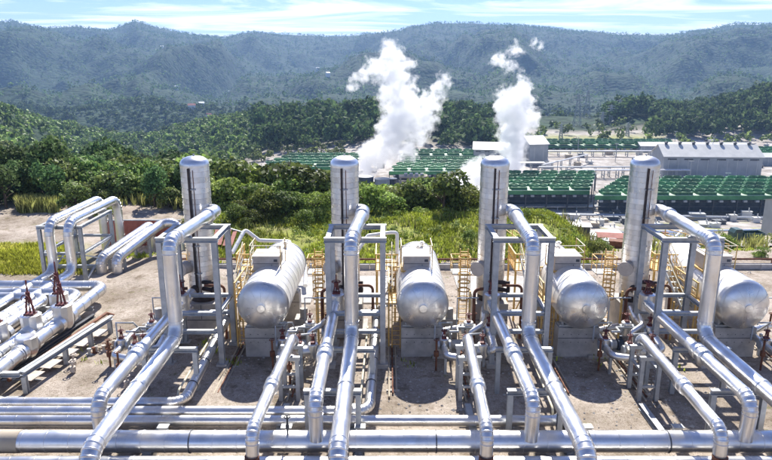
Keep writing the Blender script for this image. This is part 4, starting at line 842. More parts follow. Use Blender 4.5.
# clutter boxes, each a small piece of equipment
for q in range(120):
    y = rk.choice([rk.uniform(270, 300), rk.uniform(290, 345), rk.uniform(410, 540), rk.uniform(500, 620), rk.uniform(410, 620)]); a = rk.uniform(-.02, .6)
    if y < 300: a = rk.uniform(.22, .6)
    elif y < 350: a = rk.uniform(.04, .2)
    x = a * y
    if 183 < x < 246 and 420 < y < 452: continue
    w, d, h = rk.uniform(2, 7), rk.uniform(2, 5), rk.uniform(1.5, 4.5)
    mt = rk.choice(['white', 'greywall', 'tan', 'darkgrey', 'roofwhite', 'roofwhite', 'brick' if q % 7 == 0 else 'tan', 'bluegrey'])
    t = thing('plant_skid', {'white': 'white', 'roofwhite': 'pale grey', 'greywall': 'grey', 'tan': 'tan', 'darkgrey': 'dark', 'brick': 'red brown', 'bluegrey': 'blue grey'}[mt] + (' large' if w > 4.5 else ' small') + (' boxy skid on near plant ground' if y < 345 else ' boxy skid on far plant ground'), 'equipment skid', (x, y, B), 'equipment skids on the plant ground', rk.uniform(-.3, .3))
    part(None, 'housing', mt, t, lambda m: (m.box((x, y, B + h / 2 - .3), (w, d, h)), m.box((x, y, B + h - .2), (w + .4, d + .4, .25))))
    part(None, 'pipe_stub', 'galv', t, lambda m: (m.cyl((x - w / 2 - 1.4, y, B + h * .6), (x + w / 2 + 1.2, y, B + h * .6), .3, 6), m.cyl((x + w * .2, y, B + h * .4), (x + w * .2, y, B + h + 1.4), .3, 6)))

for q in range(14):
    y = 300 + (q % 7) * 45; x = (.18 + .42 * ((q * 5) % 14) / 14) * y
    t = thing('lamp_post', 'thin grey lamp post standing on the plant ground', 'lamp post', (x, y, B), 'lamp posts of the plant')
    part(None, 'pole', 'greywall', t, lambda m: m.cyl((x, y, B), (x, y, B + 14), .22, 6))
    part(None, 'lamp_arm', 'galv', t, lambda m: m.beam((x - 1.6, y, B + 14), (x + 1.6, y, B + 14), .3))
# pipeline and yard things on the slope, right of the third tower
def slope_pipe(lab, pts, r=.35, mat='alu'):
    P = []
    for (x, y), (x2, y2) in zip(pts[:-1], pts[1:]):
        for f in np.linspace(0, 1, 8)[:-1]: xx, yy = x + (x2 - x) * f, y + (y2 - y) * f; P.append((xx, yy, hz(xx, yy) + 1.1))
    P.append((*pts[-1], hz(*pts[-1]) + 1.1))
    t = thing('slope_pipeline', lab, 'pipeline', (pts[0][0], pts[0][1], P[0][2]), 'pipelines across the dirt slope')
    part(None, 'pipe_run', mat, t, lambda m: m.tube(P, r, 10))
    for p in P[::2]: part(None, 'stand', 'greywall', t, lambda m: m.beam((p[0], p[1], p[2] - 1.6), (p[0], p[1], p[2] - r + .03), .3))
slope_pipe('upper clad pipeline crossing the dirt between the third and fourth towers', [(40, 175), (58, 170), (95, 200)], .5)
slope_pipe('lower clad pipeline crossing the dirt between the third and fourth towers', [(30, 140), (52, 150), (80, 165)], .45)
slope_pipe('clad pipeline along the road right of the rightmost tower', [(60, 190), (100, 215), (150, 240)], .5)
for q, x in enumerate((46, 48.2)):
    t = thing('expansion_loop', ['white pipe loop rising from the dirt behind the rightmost steam pipe, left one', 'white pipe loop rising from the dirt behind the rightmost steam pipe, right one'][q], 'pipe', (x, 96, hz(x, 96)), 'white pipe loops on the slope')
    z = hz(x, 96); part(None, 'pipe_run', 'white', t, lambda m: clad(m, [(x - 2, 95, z - .5), (x - 1.6, 95, z + 1.6), (x + .8, 97, z + 2.5), (x + .8, 97, z - .5)], .3, .5, n=10))
for q in range(34):
    a = rk.uniform(.30, .62); y = rk.uniform(62, 200); x = a * y; z = hz(x, y)
    if 108 < y < 190 and a > .5: continue
    s = rk.uniform(.6, 1.0) * (1 + y / 120)
    mt = rk.choice(['greywall', 'white', 'darkgrey', 'tan', 'rust', 'concrete'])
    t = thing('yard_item', {'greywall': 'grey', 'white': 'white', 'darkgrey': 'dark', 'tan': 'tan', 'rust': 'rusty', 'concrete': 'concrete'}[mt] + ' stored equipment case on the dirt slope at right', 'stored equipment', (x, y, z), 'stored equipment on the dirt slope', rk.uniform(-.6, .6))
    part(None, 'case', mt, t, lambda m: (m.box((x, y, z + .3 * s), (s * 1.1, s * .8, .7 * s)), m.box((x, y, z + .68 * s), (s * 1.2, s * .9, .06 * s))))
    part(None, 'pipe_end', 'galv', t, lambda m: m.cyl((x - s * .9, y + .1, z + .35 * s), (x + s * .9, y + .1, z + .35 * s), .1 * s, 8))
# yellow railings seen beyond drums 3 and 4
for q, (x0, y0, x1, y1, z0, z1, lab) in enumerate(((13.3, 50, 10.4, 56, 2.0, 3.4, 'sloping yellow railing behind the third drum'), (24.5, 44, 21.0, 50, 4.6, 4.6, 'yellow railing behind the rightmost drum, long one'), (20.5, 49, 19.2, 49.5, 4.4, 4.4, 'short yellow railing behind the rightmost drum'))):
    t = thing('railing', lab, 'railing', (x0, y0, 0), 'yellow railings behind the drums')
    for dz in (0, -.5): part(None, 'rail', 'yellow', t, lambda m: m.beam((x0, y0, z0 + dz), (x1, y1, z1 + dz), .06))
    for f in np.linspace(0, 1, 5): part(None, 'post', 'yellow', t, lambda m: m.beam((x0 + (x1 - x0) * f, y0 + (y1 - y0) * f, 0), (x0 + (x1 - x0) * f, y0 + (y1 - y0) * f, z0 + (z1 - z0) * f), .06))
# road ribbon on the right
rd = MB(); pts = [(44, 78), (62, 100), (72, 118), (86, 122), (120, 122), (170, 118)]
cs = []
for (x, y), (x2, y2) in zip(pts[:-1], pts[1:]):
    for f in np.linspace(0, 1, 14)[:-1]: cs.append((x + (x2 - x) * f, y + (y2 - y) * f))
vs = []
for i_, (x, y) in enumerate(cs):
    a = cs[max(0, i_ - 1)]; b_ = cs[min(len(cs) - 1, i_ + 1)]; dv = Vector((b_[0] - a[0], b_[1] - a[1])).normalized(); nn = Vector((-dv.y, dv.x)) * 3.2
    for f in (-1, -.5, 0, .5, 1): vs.append((x + nn.x * f, y + nn.y * f, max(hz(x + nn.x * f, y + nn.y * f), hz(x, y) - .3) + .25))
rd.add(vs, [(i_ * 5 + j_, i_ * 5 + j_ + 5, i_ * 5 + j_ + 6, i_ * 5 + j_ + 1) for i_ in range(len(cs) - 1) for j_ in range(4)], True)
M['road'] = simple('dusty road', (.24, .22, .20), (.34, .31, .28), .5, .95, 0, .3, .05)
ro = bpy.data.objects.new('dirt_road', rd.mesh('dirt_road', M['road'])); COL.objects.link(ro); tagp(ro, kind='structure')
x, y = 70.5, 121; z = hz(x, y) + .3
t = thing('truck', 'dark green truck parked on the dirt road at the right edge', 'truck', (x, y, z), rz=R(4))
part(None, 'cab', 'truck', t, lambda m: (m.box((x - 2.3, y, z + 1.5), (1.7, 2.1, 1.4)), m.add([(x - 3.15, y - 1.0, z + 2.2), (x - 1.45, y - 1.0, z + 2.2), (x - 1.45, y + 1.0, z + 2.2), (x - 3.15, y + 1.0, z + 2.2), (x - 2.8, y - .95, z + 2.9), (x - 1.5, y - .95, z + 2.9), (x - 1.5, y + .95, z + 2.9), (x - 2.8, y + .95, z + 2.9)], [(0, 1, 5, 4), (1, 2, 6, 5), (2, 3, 7, 6), (3, 0, 4, 7), (4, 5, 6, 7)])))
part(None, 'window', 'glass', t, lambda m: m.box((x - 2.2, y - 1.0, z + 2.5), (.9, .06, .45)))
part(None, 'chassis', 'darkgrey', t, lambda m: m.box((x, y, z + .85), (6.2, 1.9, .25)))
part(None, 'cargo_bed', 'truck', t, lambda m: (m.box((x + .9, y, z + 1.15), (4.2, 2.3, .2)), m.box((x + .9, y - 1.15, z + 1.7), (4.2, .08, .9)), m.box((x + .9, y + 1.15, z + 1.7), (4.2, .08, .9)), m.box((x + 3.0, y, z + 1.7), (.08, 2.2, .9)), m.box((x - 1.2, y, z + 1.8), (.08, 2.2, 1.1))))
part(None, 'bumper', 'palerail', t, lambda m: m.box((x - 3.25, y, z + .75), (.15, 2.1, .3)))
for a in (-2.2, 1.0, 2.2):
    for s in (-1, 1): part(None, 'wheel', 'rubber', t, lambda m: m.cyl((x + a, y + s * .75, z + .5), (x + a, y + s * 1.08, z + .5), .5, 14))

# ------------------------------------------------------------------ pylons
def pylon(x, y, z, h, lab):
    t = thing('lattice_pylon', lab, 'pylon', (x, y, z), 'lattice pylons behind the plant')
    def fn(m):
        w = h * .11; W = lambda f: w * (1 - .82 * f)
        L = [0, .16, .31, .45, .57, .68, .78, .87, .94, 1]
        for f0, f1 in zip(L[:-1], L[1:]):
            a, b_ = W(f0), W(f1)
            c0 = [(x - a, y - a), (x + a, y - a), (x + a, y + a), (x - a, y + a)]; c1 = [(x - b_, y - b_), (x + b_, y - b_), (x + b_, y + b_), (x - b_, y + b_)]
            for q in range(4):
                r_ = (q + 1) % 4
                m.beam((*c0[q], z + h * f0), (*c1[q], z + h * f1), .42); m.beam((*c0[q], z + h * f0), (*c1[r_], z + h * f1), .26); m.beam((*c0[r_], z + h * f0), (*c1[q], z + h * f1), .26)
    part(None, 'lattice', 'greywall', t, fn)
    for f in (.68, .8, .92): part(None, 'cross_arm', 'greywall', t, lambda m: (m.beam((x - h * .2, y, z + h * f), (x + h * .2, y, z + h * f), .5), m.beam((x - h * .2, y, z + h * f), (x, y, z + h * (f + .04)), .3), m.beam((x + h * .2, y, z + h * f), (x, y, z + h * (f + .04)), .3)))
for px_, yy, h, lab in ((575, 800, 40, 'tall lattice pylon against the hills above the plant, taller left one'), (584, 880, 38, 'lattice pylon just right of the tallest pylon'), (600, 740, 20, 'lattice pylon on the terraced slope, left one of three'), (608, 760, 22, 'lattice pylon on the terraced slope, middle one of three'), (616, 780, 22, 'lattice pylon on the terraced slope, right one of three'), (626, 660, 15, 'short lattice mast in front of the dark tree stand'), (560, 640, 16, 'short lattice mast left of the terraced slope')):
    x = (px_ - 386) / 640 * yy; pylon(x, yy, hz(x, yy) - 1, h, lab)

# ------------------------------------------------------------------ vegetation
def crown_mesh(name, mat, n, size, seed, lump=6, tall=1.0, flat=False, quad=.1):
    """leaf clumps spread through several lobes; unit: crown about 1 in radius, base at 0"""
    r = np.random.default_rng(seed); vs = np.zeros((n * 4, 3)); 
    lob = []
    for _ in range(lump):
        a = r.uniform(0, 2 * np.pi); rad = r.uniform(.2, .68); lob.append((math.cos(a) * rad, math.sin(a) * rad, r.uniform(.3, 1.25) * tall, r.uniform(.3, .55)))
    lob.append((0, 0, .95 * tall, .6)); lob = np.array(lob)
    li = r.integers(0, len(lob), n); d = r.normal(size=(n, 3)); d /= np.linalg.norm(d, axis=1)[:, None]; d[:, 2] = np.where(d[:, 2] < -.35, -d[:, 2], d[:, 2])
    rad = lob[li, 3] * (r.uniform(.72, 1.1, n) + (r.random(n) < .1) * r.uniform(0, .3, n))
    c = lob[li, :3] + d * rad[:, None] * np.array([1, 1, .85 * tall])
    nrm = d + r.normal(size=(n, 3)) * .75; nrm /= np.linalg.norm(nrm, axis=1)[:, None]
    up_ = r.normal(size=(n, 3)); u = np.cross(nrm, up_); u /= np.linalg.norm(u, axis=1)[:, None]; v = np.cross(nrm, u)
    s = size * r.uniform(.55, 1.35, n)[:, None]; asp = r.uniform(.45, .8, n)[:, None]
    vs[0::4] = c - u * s; vs[1::4] = c - v * s * asp + nrm * s * .12; vs[2::4] = c + u * s; vs[3::4] = c + v * s * asp - nrm * s * .1
    me = bpy.data.meshes.new(name); me.vertices.add(n * 4); me.vertices.foreach_set('co', vs.ravel())
    me.loops.add(n * 4); me.loops.foreach_set('vertex_index', np.arange(n * 4)); me.polygons.add(n); me.polygons.foreach_set('loop_start', np.arange(n) * 4)
    me.update(calc_edges=True)
    if mat: me.materials.append(M[mat])
    return me, vs
def trunk_mesh(name, h, seed):
    r = random.Random(seed); m = MB(); m.tube([(0, 0, -.6), (r.uniform(-.04, .04), 0, h * .4), (r.uniform(-.1, .1), r.uniform(-.1, .1), h)], [.075, .055, .03], 6)
    for q in range(6):
        a = r.uniform(0, 6.28); z = h * r.uniform(.35, .8); m.tube([(0, 0, z), (math.cos(a) * .25, math.sin(a) * .25, z + .22), (math.cos(a) * .5, math.sin(a) * .5, z + .35)], [.03, .022, .01], 4)
    return m.mesh(name, M['trunk'])
PRO = {'tree': [], 'dark': [], 'bush': []}
for s in range(6): PRO['tree'].append((crown_mesh('crown', 'leaf', 1700, .085, 100 + s, 8, 1.0)[0], trunk_mesh('trunk', 1.0, s)))
for s in range(4): PRO['dark'].append((crown_mesh('crown', 'leafdark', 1500, .085, 130 + s, 9, 1.35)[0], trunk_mesh('trunk', 1.3, 20 + s)))
for s in range(5): PRO['bush'].append((crown_mesh('crown', 'bush', 2300, .062, 150 + s, 10, .8)[0], trunk_mesh('trunk', .7, 40 + s)))
def plant(kind, x, y, s, sz, label, cat, group, r, z=None):
    cm, tm = r.choice(PRO[kind]); z = hz(x, y) if z is None else z
    t = bpy.data.objects.new({'bush': 'shrub'}.get(kind, 'broadleaf_tree'), None); COL.objects.link(t); t.location = (x, y, z - .1); t.rotation_euler.z = r.uniform(0, 6.28); t.scale = (s, s, sz); t.empty_display_size = .3
    tagp(t, label, cat, group)
    for n_, me_ in (('crown', cm), ('trunk', tm)):
        o = bpy.data.objects.new(n_, me_); COL.objects.link(o); o.parent = t
r = random.Random(21)
cnt = 0
# front edge of the left forest
XF = lambda px_, y: (px_ - 386) / 640 * y * 1.02
for row, (y0, step, hs) in enumerate(((76, 15, 2.3), (80.5, 15, 2.8), (88, 15, 3.2), (97, 15, 3.6), (108, 15, 4.0), (121, 14, 4.4), (137, 13, 4.8), (156, 12, 5.0), (178, 11, 5.2))):
    px_ = -40.0
    while px_ < (215 if row < 4 else 222):
        y = y0 + r.uniform(-4, 4); x = XF(px_ + r.uniform(-5, 5), y); k_ = 'dark' if r.random() < .25 else 'tree'
        s = hs * r.uniform(.75, 1.2)
        plant(k_, x, y, s, s * r.uniform(.85, 1.15), ('darker ' if k_ == 'dark' else 'lighter ') + ('green tree, left forest ' + ('front', 'second', 'third', 'fourth', 'fifth', 'sixth', 'seventh', 'eighth', 'ninth')[row] + ' row') , 'tree', 'forest trees at left' + (' front rows' if row < 4 else ' behind'), r); cnt += 1
        px_ += step * r.uniform(.8, 1.25)
# bushes between the towers
for row, (y0, hs, a, b_) in enumerate(((66.5, 1.7, 235, 335), (69, 2.3, 245, 335), (71.5, 2.6, 354, 476), (74, 3.6, 215, 335), (75.5, 3.2, 354, 478), (80, 4.6, 205, 340), (83, 4.2, 340, 470), (93, 5.6, 205, 335), (93, 5.0, 335, 420))):
    px_ = float(a)
    while px_ < b_:
        y = y0 + r.uniform(-1.5, 1.5); x = XF(px_, y); s = hs * r.uniform(.7, 1.15)
        plant('bush' if r.random() < .8 else 'tree', x, y, s, s * r.uniform(.8, 1.1), 'yellow-green shrub, ' + ('front', 'second', 'second', 'third', 'third', 'fourth', 'fourth', 'fifth', 'fifth')[row] + ' row, thicket ' + ('left' if px_ < 340 else 'right') + ' of second tower', 'shrub', 'shrubs left of the second tower' if px_ < 340 else 'shrubs right of the second tower', r); cnt += 1
        px_ += (15 + hs * 1.6) * r.uniform(.75, 1.2)
for px_, y, s, lab in ((570, 55.5, .8, 'small green shrub by the kerb right of the third drum'), (598, 57, 1.0, 'low shrub left of the rightmost tower'), (731, 60, 1.3, 'green shrub behind the rightmost drum'), (716, 63, .9, 'small shrub left of the green one behind the rightmost drum'), (100, 71, 1.5, 'bright yellow-green bush behind the arched pipes'), (608, 60, .9, 'tiny shrub beside the yellow ladder of the rightmost tower'), (770, 56, .8, 'green shrub cut by the right edge'), (185, 66, .8, 'small shrub left of the leftmost tower'), (246, 64, .9, 'low shrub on the grass bank above the white zigzag pipe'), (470, 60, .9, 'small shrub at the foot of the third tower ladder')):
    plant('bush', XF(px_, y), y, s, s, lab, 'shrub', None, r)
# masses that read as woods
def wood(name, pts, mat, n_leaf, sc, label, size=.2, tall=1.0):
    protos = [crown_mesh('x', None, n_leaf, size, 300 + q, 6, tall)[1] for q in range(6)]
    vs = []; rw = np.random.default_rng(len(pts))
    for q, (x, y, s) in enumerate(pts):
        p = protos[q % 6]; a = rw.uniform(0, 6.28); ca, sa = math.cos(a), math.sin(a)
        w = np.stack([p[:, 0] * ca - p[:, 1] * sa, p[:, 0] * sa + p[:, 1] * ca, p[:, 2] * rw.uniform(.8, 1.25)], -1) * s; w += np.array([x, y, 0]); vs.append(w)
    zs = height(np.array([p[0] for p in pts]), np.array([p[1] for p in pts]))
    for w, z in zip(vs, zs): w[:, 2] += z
    V = np.vstack(vs); n = len(V) // 4
    me = bpy.data.meshes.new(name); me.vertices.add(n * 4); me.vertices.foreach_set('co', V.ravel()); me.loops.add(n * 4); me.loops.foreach_set('vertex_index', np.arange(n * 4)); me.polygons.add(n); me.polygons.foreach_set('loop_start', np.arange(n) * 4)
    me.update(calc_edges=True); me.materials.append(M[mat]); o = bpy.data.objects.new(name, me); COL.objects.link(o); tagp(o, label, name.replace('_', ' '), kind='stuff')
def scatter(a0, a1, y0, y1, dens, smin, smax, seed, cond=None):
    rw = np.random.default_rng(seed); area = .5 * (a1 - a0) / 640 * (y1 ** 2 - y0 ** 2); n = int(area / dens); out = []
    y = np.sqrt(rw.uniform(y0 ** 2, y1 ** 2, n)); p = rw.uniform(a0, a1, n); x = (p - 386) / 640 * y; s = rw.uniform(smin, smax, n)
    for q in range(n):
        if cond is None or cond(p[q], y[q]): out.append((x[q], y[q], s[q]))
    return out
clear = lambda p, y: not (205 < p and 250 < y < 480)
wood('mixed_forest', scatter(-160, 232, 186, 420, 30, 1.8, 5.4, 1, clear), 'leaf', 120, 1, 'dense mixed forest rolling away behind the left trees', .17)
wood('distant_forest', scatter(-200, 262, 420, 1000, 70, 2.0, 6.8, 2, lambda p, y: not (p > 222 and y < 440) and not (p > 238 and y < 500)), 'leaf', 60, 1, 'distant forest on the lower hills at left', .28)
wood('plant_trees', scatter(200, 345, 372, 560, 130, 2.6, 5.2, 31, lambda p, y: (p < 256 and not (374 < y < 404 and p > 232)) or y > 462), 'leaf', 90, 1, 'loose trees standing around the left condenser block', .22)
wood('far_tree_belt', scatter(255, 500, 545, 900, 120, 4, 11, 3), 'leafdark', 80, 1, 'dark belt of tall trees behind the first steam plume', .26, 1.4)
wood('plant_side_scrub', scatter(200, 345, 100, 440, 42, 2.0, 4.2, 4, lambda p, y: y < 340 or (p < 224 and y < 440) or (p < 262 and y < 375)), 'bush', 110, 1, 'green scrub falling away toward the plant between the left towers', .2)
wood('slope_scrub', scatter(345, 475, 98, 300, 75, 2.0, 3.6, 8), 'bush', 100, 1, 'green scrub on the slope below the middle shrubs', .2)
wood('hill_wood', scatter(650, 950, 640, 1100, 95, 6, 10, 5) , 'leafdark', 80, 1, 'dark wooded hill at the right edge', .26, 1.3)
wood('knoll_trees', scatter(600, 664, 760, 860, 60, 5, 9.5, 6), 'leafdark', 110, 1, 'dark stand of tall trees on the knoll right of the pylons', .24, 1.5)
wood('mid_scrub', scatter(500, 780, 560, 760, 900, 4, 7, 7), 'leaf', 60, 1, 'scattered trees behind the plant', .26)
wood('valley_forest', scatter(-160, 900, 960, 1700, 300, 5, 10, 9), 'leafdark', 34, 1, 'forest filling the valley floor before the mountains', .34)
# tree canopy speckles on the nearest mountain slopes
wood('mountain_forest', scatter(-60, 832, 1700, 5150, 800, 7, 13, 12), 'leafdark', 8, 1, 'forest canopy on the lower mountain slopes', .32)

wood('bank_scrub', scatter(200, 596, 55, 72, 1.7, .2, .7, 21, lambda p, y: y > 60 or (p * 7919 % 1) < .4), 'bush', 70, 1, 'low weedy scrub dotted through the grass bank', .14, .8)
wood('dirt_scrub', scatter(600, 800, 58, 240, 26, .4, 1.3, 22, lambda p, y: (p * 7919 % 1) < .6), 'bush', 70, 1, 'patchy scrub on the dirt slope at right', .14, .8)
# grass blades on the bank
def grass(name, pts, mat, label, hmin, hmax, blades=7, w=.05):
    rw = np.random.default_rng(77); P = np.array(pts); n = len(P) * blades
    base = np.repeat(P, blades, 0) + np.concatenate([rw.normal(0, .14, (n, 2)), np.zeros((n, 1))], 1)
    h = rw.uniform(hmin, hmax, n); a = rw.uniform(0, 6.28, n); l = rw.uniform(.1, .5, n) * h
    dx_, dy_ = np.cos(a), np.sin(a); V = np.zeros((n * 4, 3)); ww = w * rw.uniform(.7, 1.8, n)
    V[0::4] = base + np.stack([-dy_ * ww, dx_ * ww, -.1 + 0 * h], -1); V[1::4] = base + np.stack([dy_ * ww, -dx_ * ww, -.1 + 0 * h], -1)
    V[2::4] = base + np.stack([dx_ * l * .5 + dy_ * ww, dy_ * l * .5 - dx_ * ww, h * .65], -1); V[3::4] = base + np.stack([dx_ * l, dy_ * l, h], -1)
    me = bpy.data.meshes.new(name); me.vertices.add(n * 4); me.vertices.foreach_set('co', V.ravel()); me.loops.add(n * 4); me.loops.foreach_set('vertex_index', np.arange(n * 4)); me.polygons.add(n); me.polygons.foreach_set('loop_start', np.arange(n) * 4)
    me.update(calc_edges=True); me.materials.append(M[mat]); o = bpy.data.objects.new(name, me); COL.objects.link(o); tagp(o, label, 'grass', kind='stuff')
def gpts(n, p0, p1, y0, y1, seed, thr=0, sc=4):
    rw = np.random.default_rng(seed); y = rw.uniform(y0, y1, n); p = rw.uniform(p0, p1, n); x = (p - 386) / 640 * y * 1.02; z = height(x, y)
    k = fbm(x / sc, y / sc, 3, seed) > thr; return np.stack([x, y, z], -1)[k]
grass('bank_grass', np.vstack([gpts(9000, 196, 600, 55, 78, 1, .36), gpts(1300, 196, 600, 53.4, 56, 2, .4)]), 'grass', 'bright yellow-green grass covering the bank behind the drums', .06, .42, 8, .04)
grass('dry_stalks', gpts(900, 196, 600, 54, 76, 23, .45), 'drygrass', 'dry pale stalks mixed through the grass bank', .3, .9, 4, .035)
grass('yard_grass', gpts(2200, -40, 75, 50, 59, 3, .3), 'grass', 'bright green grass patch behind the arched pipes', .12, .4, 6, .04)
grass('tall_dry_grass', np.vstack([gpts(320, 18, 56, 72, 75, 4), gpts(90, 60, 225, 72, 77, 5, .47), gpts(500, 560, 775, 56, 110, 6, .52)]), 'drygrass', 'tall dry yellow grass in clumps at the forest edge and on the dirt', .5, 1.9, 9, .05)
grass('kerb_weeds', np.vstack([gpts(500, 110, 200, 52.5, 56, 7, .42), gpts(500, 560, 772, 53, 64, 8, .44), gpts(260, 60, 760, 33.5, 37, 9, .53, 1.5)]), 'grass', 'low green weeds by the kerb and plinths', .08, .35, 6, .035)
# soil heap and stones
solo(None, 'soil_heap', 'soil', 'low heap of pale soil behind the arched pipes at the forest edge', 'soil heap', (-32, 73, 0), lambda m: m.lathe([(5.2, -.2), (4.6, .35), (3.1, .8), (1.6, 1.05), (.01, 1.15)], (-33, 74, 0), n=18))
rw = np.random.default_rng(4); sm = MB()
for q in range(3600):
    y = rw.uniform(27.5, 56); x = rw.uniform(-.6, .6) * y; s = rw.uniform(.03, .10) * (1.6 if rw.random() < .08 else 1); z = .02
    ps = [(x + s * rw.uniform(.6, 1.2) * a, y + s * rw.uniform(.6, 1.2) * b_, z + s * c_ * .6) for a, b_, c_ in ((1, 0, 0), (0, 1, 0), (-1, 0, 0), (0, -1, 0), (0, 0, 1), (0, 0, -.6))]
    sm.add(ps, [(0, 1, 4), (1, 2, 4), (2, 3, 4), (3, 0, 4), (1, 0, 5), (2, 1, 5), (3, 2, 5), (0, 3, 5)])
so = bpy.data.objects.new('gravel', sm.mesh('gravel', M['concrete'])); COL.objects.link(so); tagp(so, 'loose pale stones strewn over the bare pad', 'gravel', kind='stuff')

# houses on the far hillsides
hm = {}
r = random.Random(8)
def house(x, y, s, wall, roof, lab):
    z = hz(x, y)
    t = thing('hill_house', lab, 'house', (x, y, z), 'white houses scattered over the far hillside', r.uniform(-.6, .6))
    part(None, 'wall', wall, t, lambda m: m.box((x, y, z + s * .25 + 4), (s, s * .7, s * .5 + 8)))
    part(None, 'roof', roof, t, lambda m: m.add([(x - s * .56, y - s * .4, z + s * .5 + 7.9), (x + s * .56, y - s * .4, z + s * .5 + 7.9), (x + s * .56, y + s * .4, z + s * .5 + 7.9), (x - s * .56, y + s * .4, z + s * .5 + 7.9), (x - s * .5, y, z + s * .75 + 8), (x + s * .5, y, z + s * .75 + 8)], [(0, 1, 5, 4), (2, 3, 4, 5), (1, 2, 5), (3, 0, 4)]))
for q in range(26):
    px_ = r.uniform(170, 345); y = r.uniform(1500, 2900) if q < 13 else r.uniform(3000, 3900)
    house((px_ - 386) / 640 * y, y, r.uniform(10, 18) * (1 if q < 13 else 1.4), 'white', r.choice(['white', 'roofwhite', 'roofwhite', 'brick']), 'tiny white house on the hillside above the left part of the plant')

# ------------------------------------------------------------------ steam
def steam(name, label, puffs, dens, seed, nscale, contrast=2.6, thr=.0):
    """puffs: (x, y, z, radius, density factor); the cloud is real scattering vapour in a closed box"""
    P = np.array(puffs); lo = (P[:, :3] - P[:, 3:4] * 1.15).min(0); hi = (P[:, :3] + P[:, 3:4] * 1.15).max(0); c = (lo + hi) / 2
    m, nt, b = nmat(name + ' vapour'); nt.nodes.remove(b)
    pv = nt.nodes.new('ShaderNodeVolumePrincipled'); pv.inputs['Color'].default_value = (.988, .988, .990, 1); pv.inputs['Anisotropy'].default_value = .3
    pos = nt.nodes.new('ShaderNodeNewGeometry').outputs['Position']
    dn = nt.nodes.new('ShaderNodeTexNoise'); dn.inputs['Scale'].default_value = nscale * .8; dn.inputs['Detail'].default_value = 2; nt.links.new(pos, dn.inputs[0])
    sb = nt.nodes.new('ShaderNodeVectorMath'); sb.operation = 'SUBTRACT'; nt.links.new(dn.outputs['Color'], sb.inputs[0]); sb.inputs[1].default_value = (.5, .5, .5)
    sm_ = nt.nodes.new('ShaderNodeVectorMath'); sm_.operation = 'MULTIPLY_ADD'; nt.links.new(sb.outputs[0], sm_.inputs[0]); sm_.inputs[1].default_value = (12, 12, 12); nt.links.new(pos, sm_.inputs[2])
    acc_ = None
    for (x, y, z, r_, w) in puffs:
        d = nt.nodes.new('ShaderNodeVectorMath'); d.operation = 'DISTANCE'; nt.links.new(sm_.outputs[0], d.inputs[0]); d.inputs[1].default_value = (x, y, z)
        mr = nt.nodes.new('ShaderNodeMapRange'); nt.links.new(d.outputs['Value'], mr.inputs[0]); mr.inputs[1].default_value = r_; mr.inputs[2].default_value = 0; mr.inputs[3].default_value = 0; mr.inputs[4].default_value = w
        if acc_ is None: acc_ = mr.outputs[0]
        else:
            mm = nt.nodes.new('ShaderNodeMath'); mm.operation = 'MAXIMUM'; nt.links.new(acc_, mm.inputs[0]); nt.links.new(mr.outputs[0], mm.inputs[1]); acc_ = mm.outputs[0]
    fn_ = nt.nodes.new('ShaderNodeTexNoise'); fn_.inputs['Scale'].default_value = nscale; fn_.inputs['Detail'].default_value = 6; fn_.inputs['Roughness'].default_value = .66; nt.links.new(pos, fn_.inputs[0])
    # density = clamp((shape*1.1 + (noise-.5)*contrast - .28) * k)
    a = nt.nodes.new('ShaderNodeMath'); a.operation = 'MULTIPLY_ADD'; nt.links.new(fn_.outputs[0], a.inputs[0]); a.inputs[1].default_value = contrast; nt.links.new(acc_, a.inputs[2])
    s2 = nt.nodes.new('ShaderNodeMapRange'); nt.links.new(a.outputs[0], s2.inputs[0]); s2.inputs[1].default_value = contrast * .5 + .16 + thr; s2.inputs[2].default_value = contrast * .5 + .95 + thr; s2.inputs[3].default_value = 0; s2.inputs[4].default_value = dens
    gate = nt.nodes.new('ShaderNodeMath'); gate.operation = 'GREATER_THAN'; nt.links.new(acc_, gate.inputs[0]); gate.inputs[1].default_value = .01
    fin = nt.nodes.new('ShaderNodeMath'); fin.operation = 'MULTIPLY'; nt.links.new(s2.outputs[0], fin.inputs[0]); nt.links.new(gate.outputs[0], fin.inputs[1])
    nt.links.new(fin.outputs[0], pv.inputs['Density']); nt.links.new(pv.outputs[0], nt.nodes['Material Output'].inputs['Volume'])
    mb = MB(); mb.box((0, 0, 0), tuple(hi - lo)); me = mb.mesh(name, m); o = bpy.data.objects.new(name, me); COL.objects.link(o); o.location = tuple(c); tagp(o, label, 'steam', kind='stuff')
def W(px_, py_, Y): # the place in the world seen at that spot of the photograph at distance Y
    a, b_ = (px_ - 386) / FPX, (230 - py_) / FPX; cp, sp_ = math.cos(PITCH), math.sin(PITCH); t_ = Y / (cp + b_ * sp_); return (a * t_, Y, HCAM + (-sp_ + b_ * cp) * t_)
def puffs(lst, Y): return [(*W(a, b_, Y + dy_), r_ / 640 * Y, w) for a, b_, r_, dy_, w in lst]
steam('steam_plume', 'tall white steam plume rising behind the second tower', puffs([(366, 168, 15, 0, 1.2), (372, 156, 17, 2, 1.25), (384, 150, 19, 0, 1.2), (392, 138, 22, 0, 1.2), (400, 124, 24, 0, 1.15), (404, 110, 24, 3, 1.1), (398, 96, 23, 0, 1.05), (396, 80, 20, -3, 1.0), (393, 64, 17, 0, .95), (389, 52, 13, 0, .8), (376, 68, 14, 3, .8), (364, 76, 13, 0, .78), (354, 84, 9, 0, .6), (430, 104, 15, 0, .85), (438, 92, 12, 0, .75), (444, 80, 10, 0, .68), (424, 118, 17, 0, .9), (416, 134, 17, 0, .9), (408, 148, 16, 0, .85), (366, 180, 11, 0, .9), (408, 64, 10, 0, .55)], 372), .42, 1, .2)
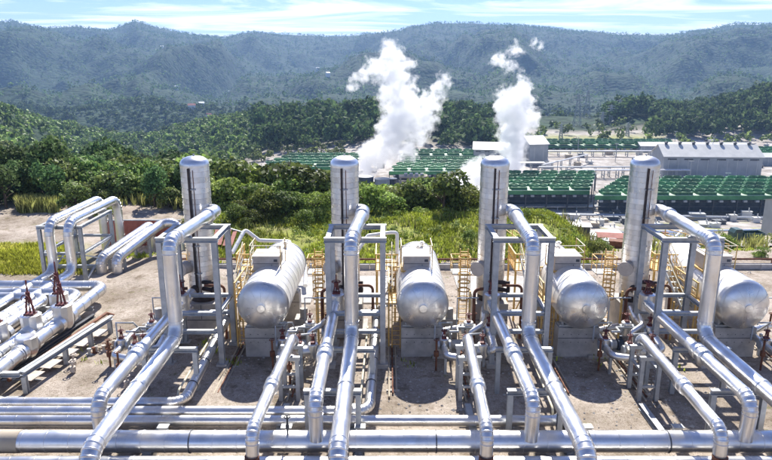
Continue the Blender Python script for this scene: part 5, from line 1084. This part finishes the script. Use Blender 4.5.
steam('steam_plume', 'white steam plume rising behind the third tower', puffs([(512, 176, 12, 0, 1.1), (512, 166, 16, 0, 1.2), (512, 150, 18, 0, 1.2), (513, 134, 20, 0, 1.2), (514, 116, 21, 0, 1.2), (519, 100, 18, 0, 1.1), (508, 104, 17, 0, 1.05), (524, 88, 11, 0, .95), (509, 66, 9, 0, .66), (499, 60, 10, 0, .7), (515, 52, 9, 0, .66), (520, 74, 7, 0, .6), (538, 44, 8, 0, .6), (528, 120, 16, 0, .95)], 405), .45, 2, .2)
steam('low_steam', 'low rolling white steam left of the foot of the third tower', puffs([(440, 186, 10, 0, .9), (452, 184, 12, 0, 1.0), (464, 184, 15, 0, 1.1), (474, 178, 17, 0, 1.1), (480, 168, 14, 0, 1.0), (484, 186, 12, 0, .9), (492, 166, 12, 0, .9)], 335), .3, 3, .2, thr=-.22)

# ------------------------------------------------------------------ haze
hm_, nt, b = nmat('air haze'); nt.nodes.remove(b)
pv = nt.nodes.new('ShaderNodeVolumePrincipled'); pv.inputs['Color'].default_value = (.38, .60, .98, 1); pv.inputs['Density'].default_value = .00009; pv.inputs['Anisotropy'].default_value = 0.1
nt.links.new(pv.outputs[0], nt.nodes['Material Output'].inputs['Volume'])
mb = MB(); mb.box((0, 0, 0), (14000, 14000, 900)); o = bpy.data.objects.new('haze', mb.mesh('haze', hm_)); COL.objects.link(o); o.location = (0, 0, -70); tagp(o, kind='stuff'); o['label'] = 'thin blue air haze over the valley'; o['category'] = 'haze'
def screen_x(o):
    p = o.matrix_world.translation; return p.x / max(1, p.y)
bpy.context.view_layer.update()
sets = {}
for o in COL.objects:
    if 'base' in o: del o['base']
    if not o.parent and o.get('label') and o.get('group'): sets.setdefault(o['label'], []).append(o)
for lab, os_ in sets.items():
    if len(os_) > 1:
        os_.sort(key=screen_x)
        for q, o in enumerate(os_): o['label'] = ' '.join(lab.split()[:12]) + f', {("leftmost" if q == 0 else "rightmost" if q == len(os_) - 1 else str(q + 1) + ("th" if 10 < (q + 1) % 100 < 14 else {1: "st", 2: "nd", 3: "rd"}.get((q + 1) % 10, "th")) + " from left")}'
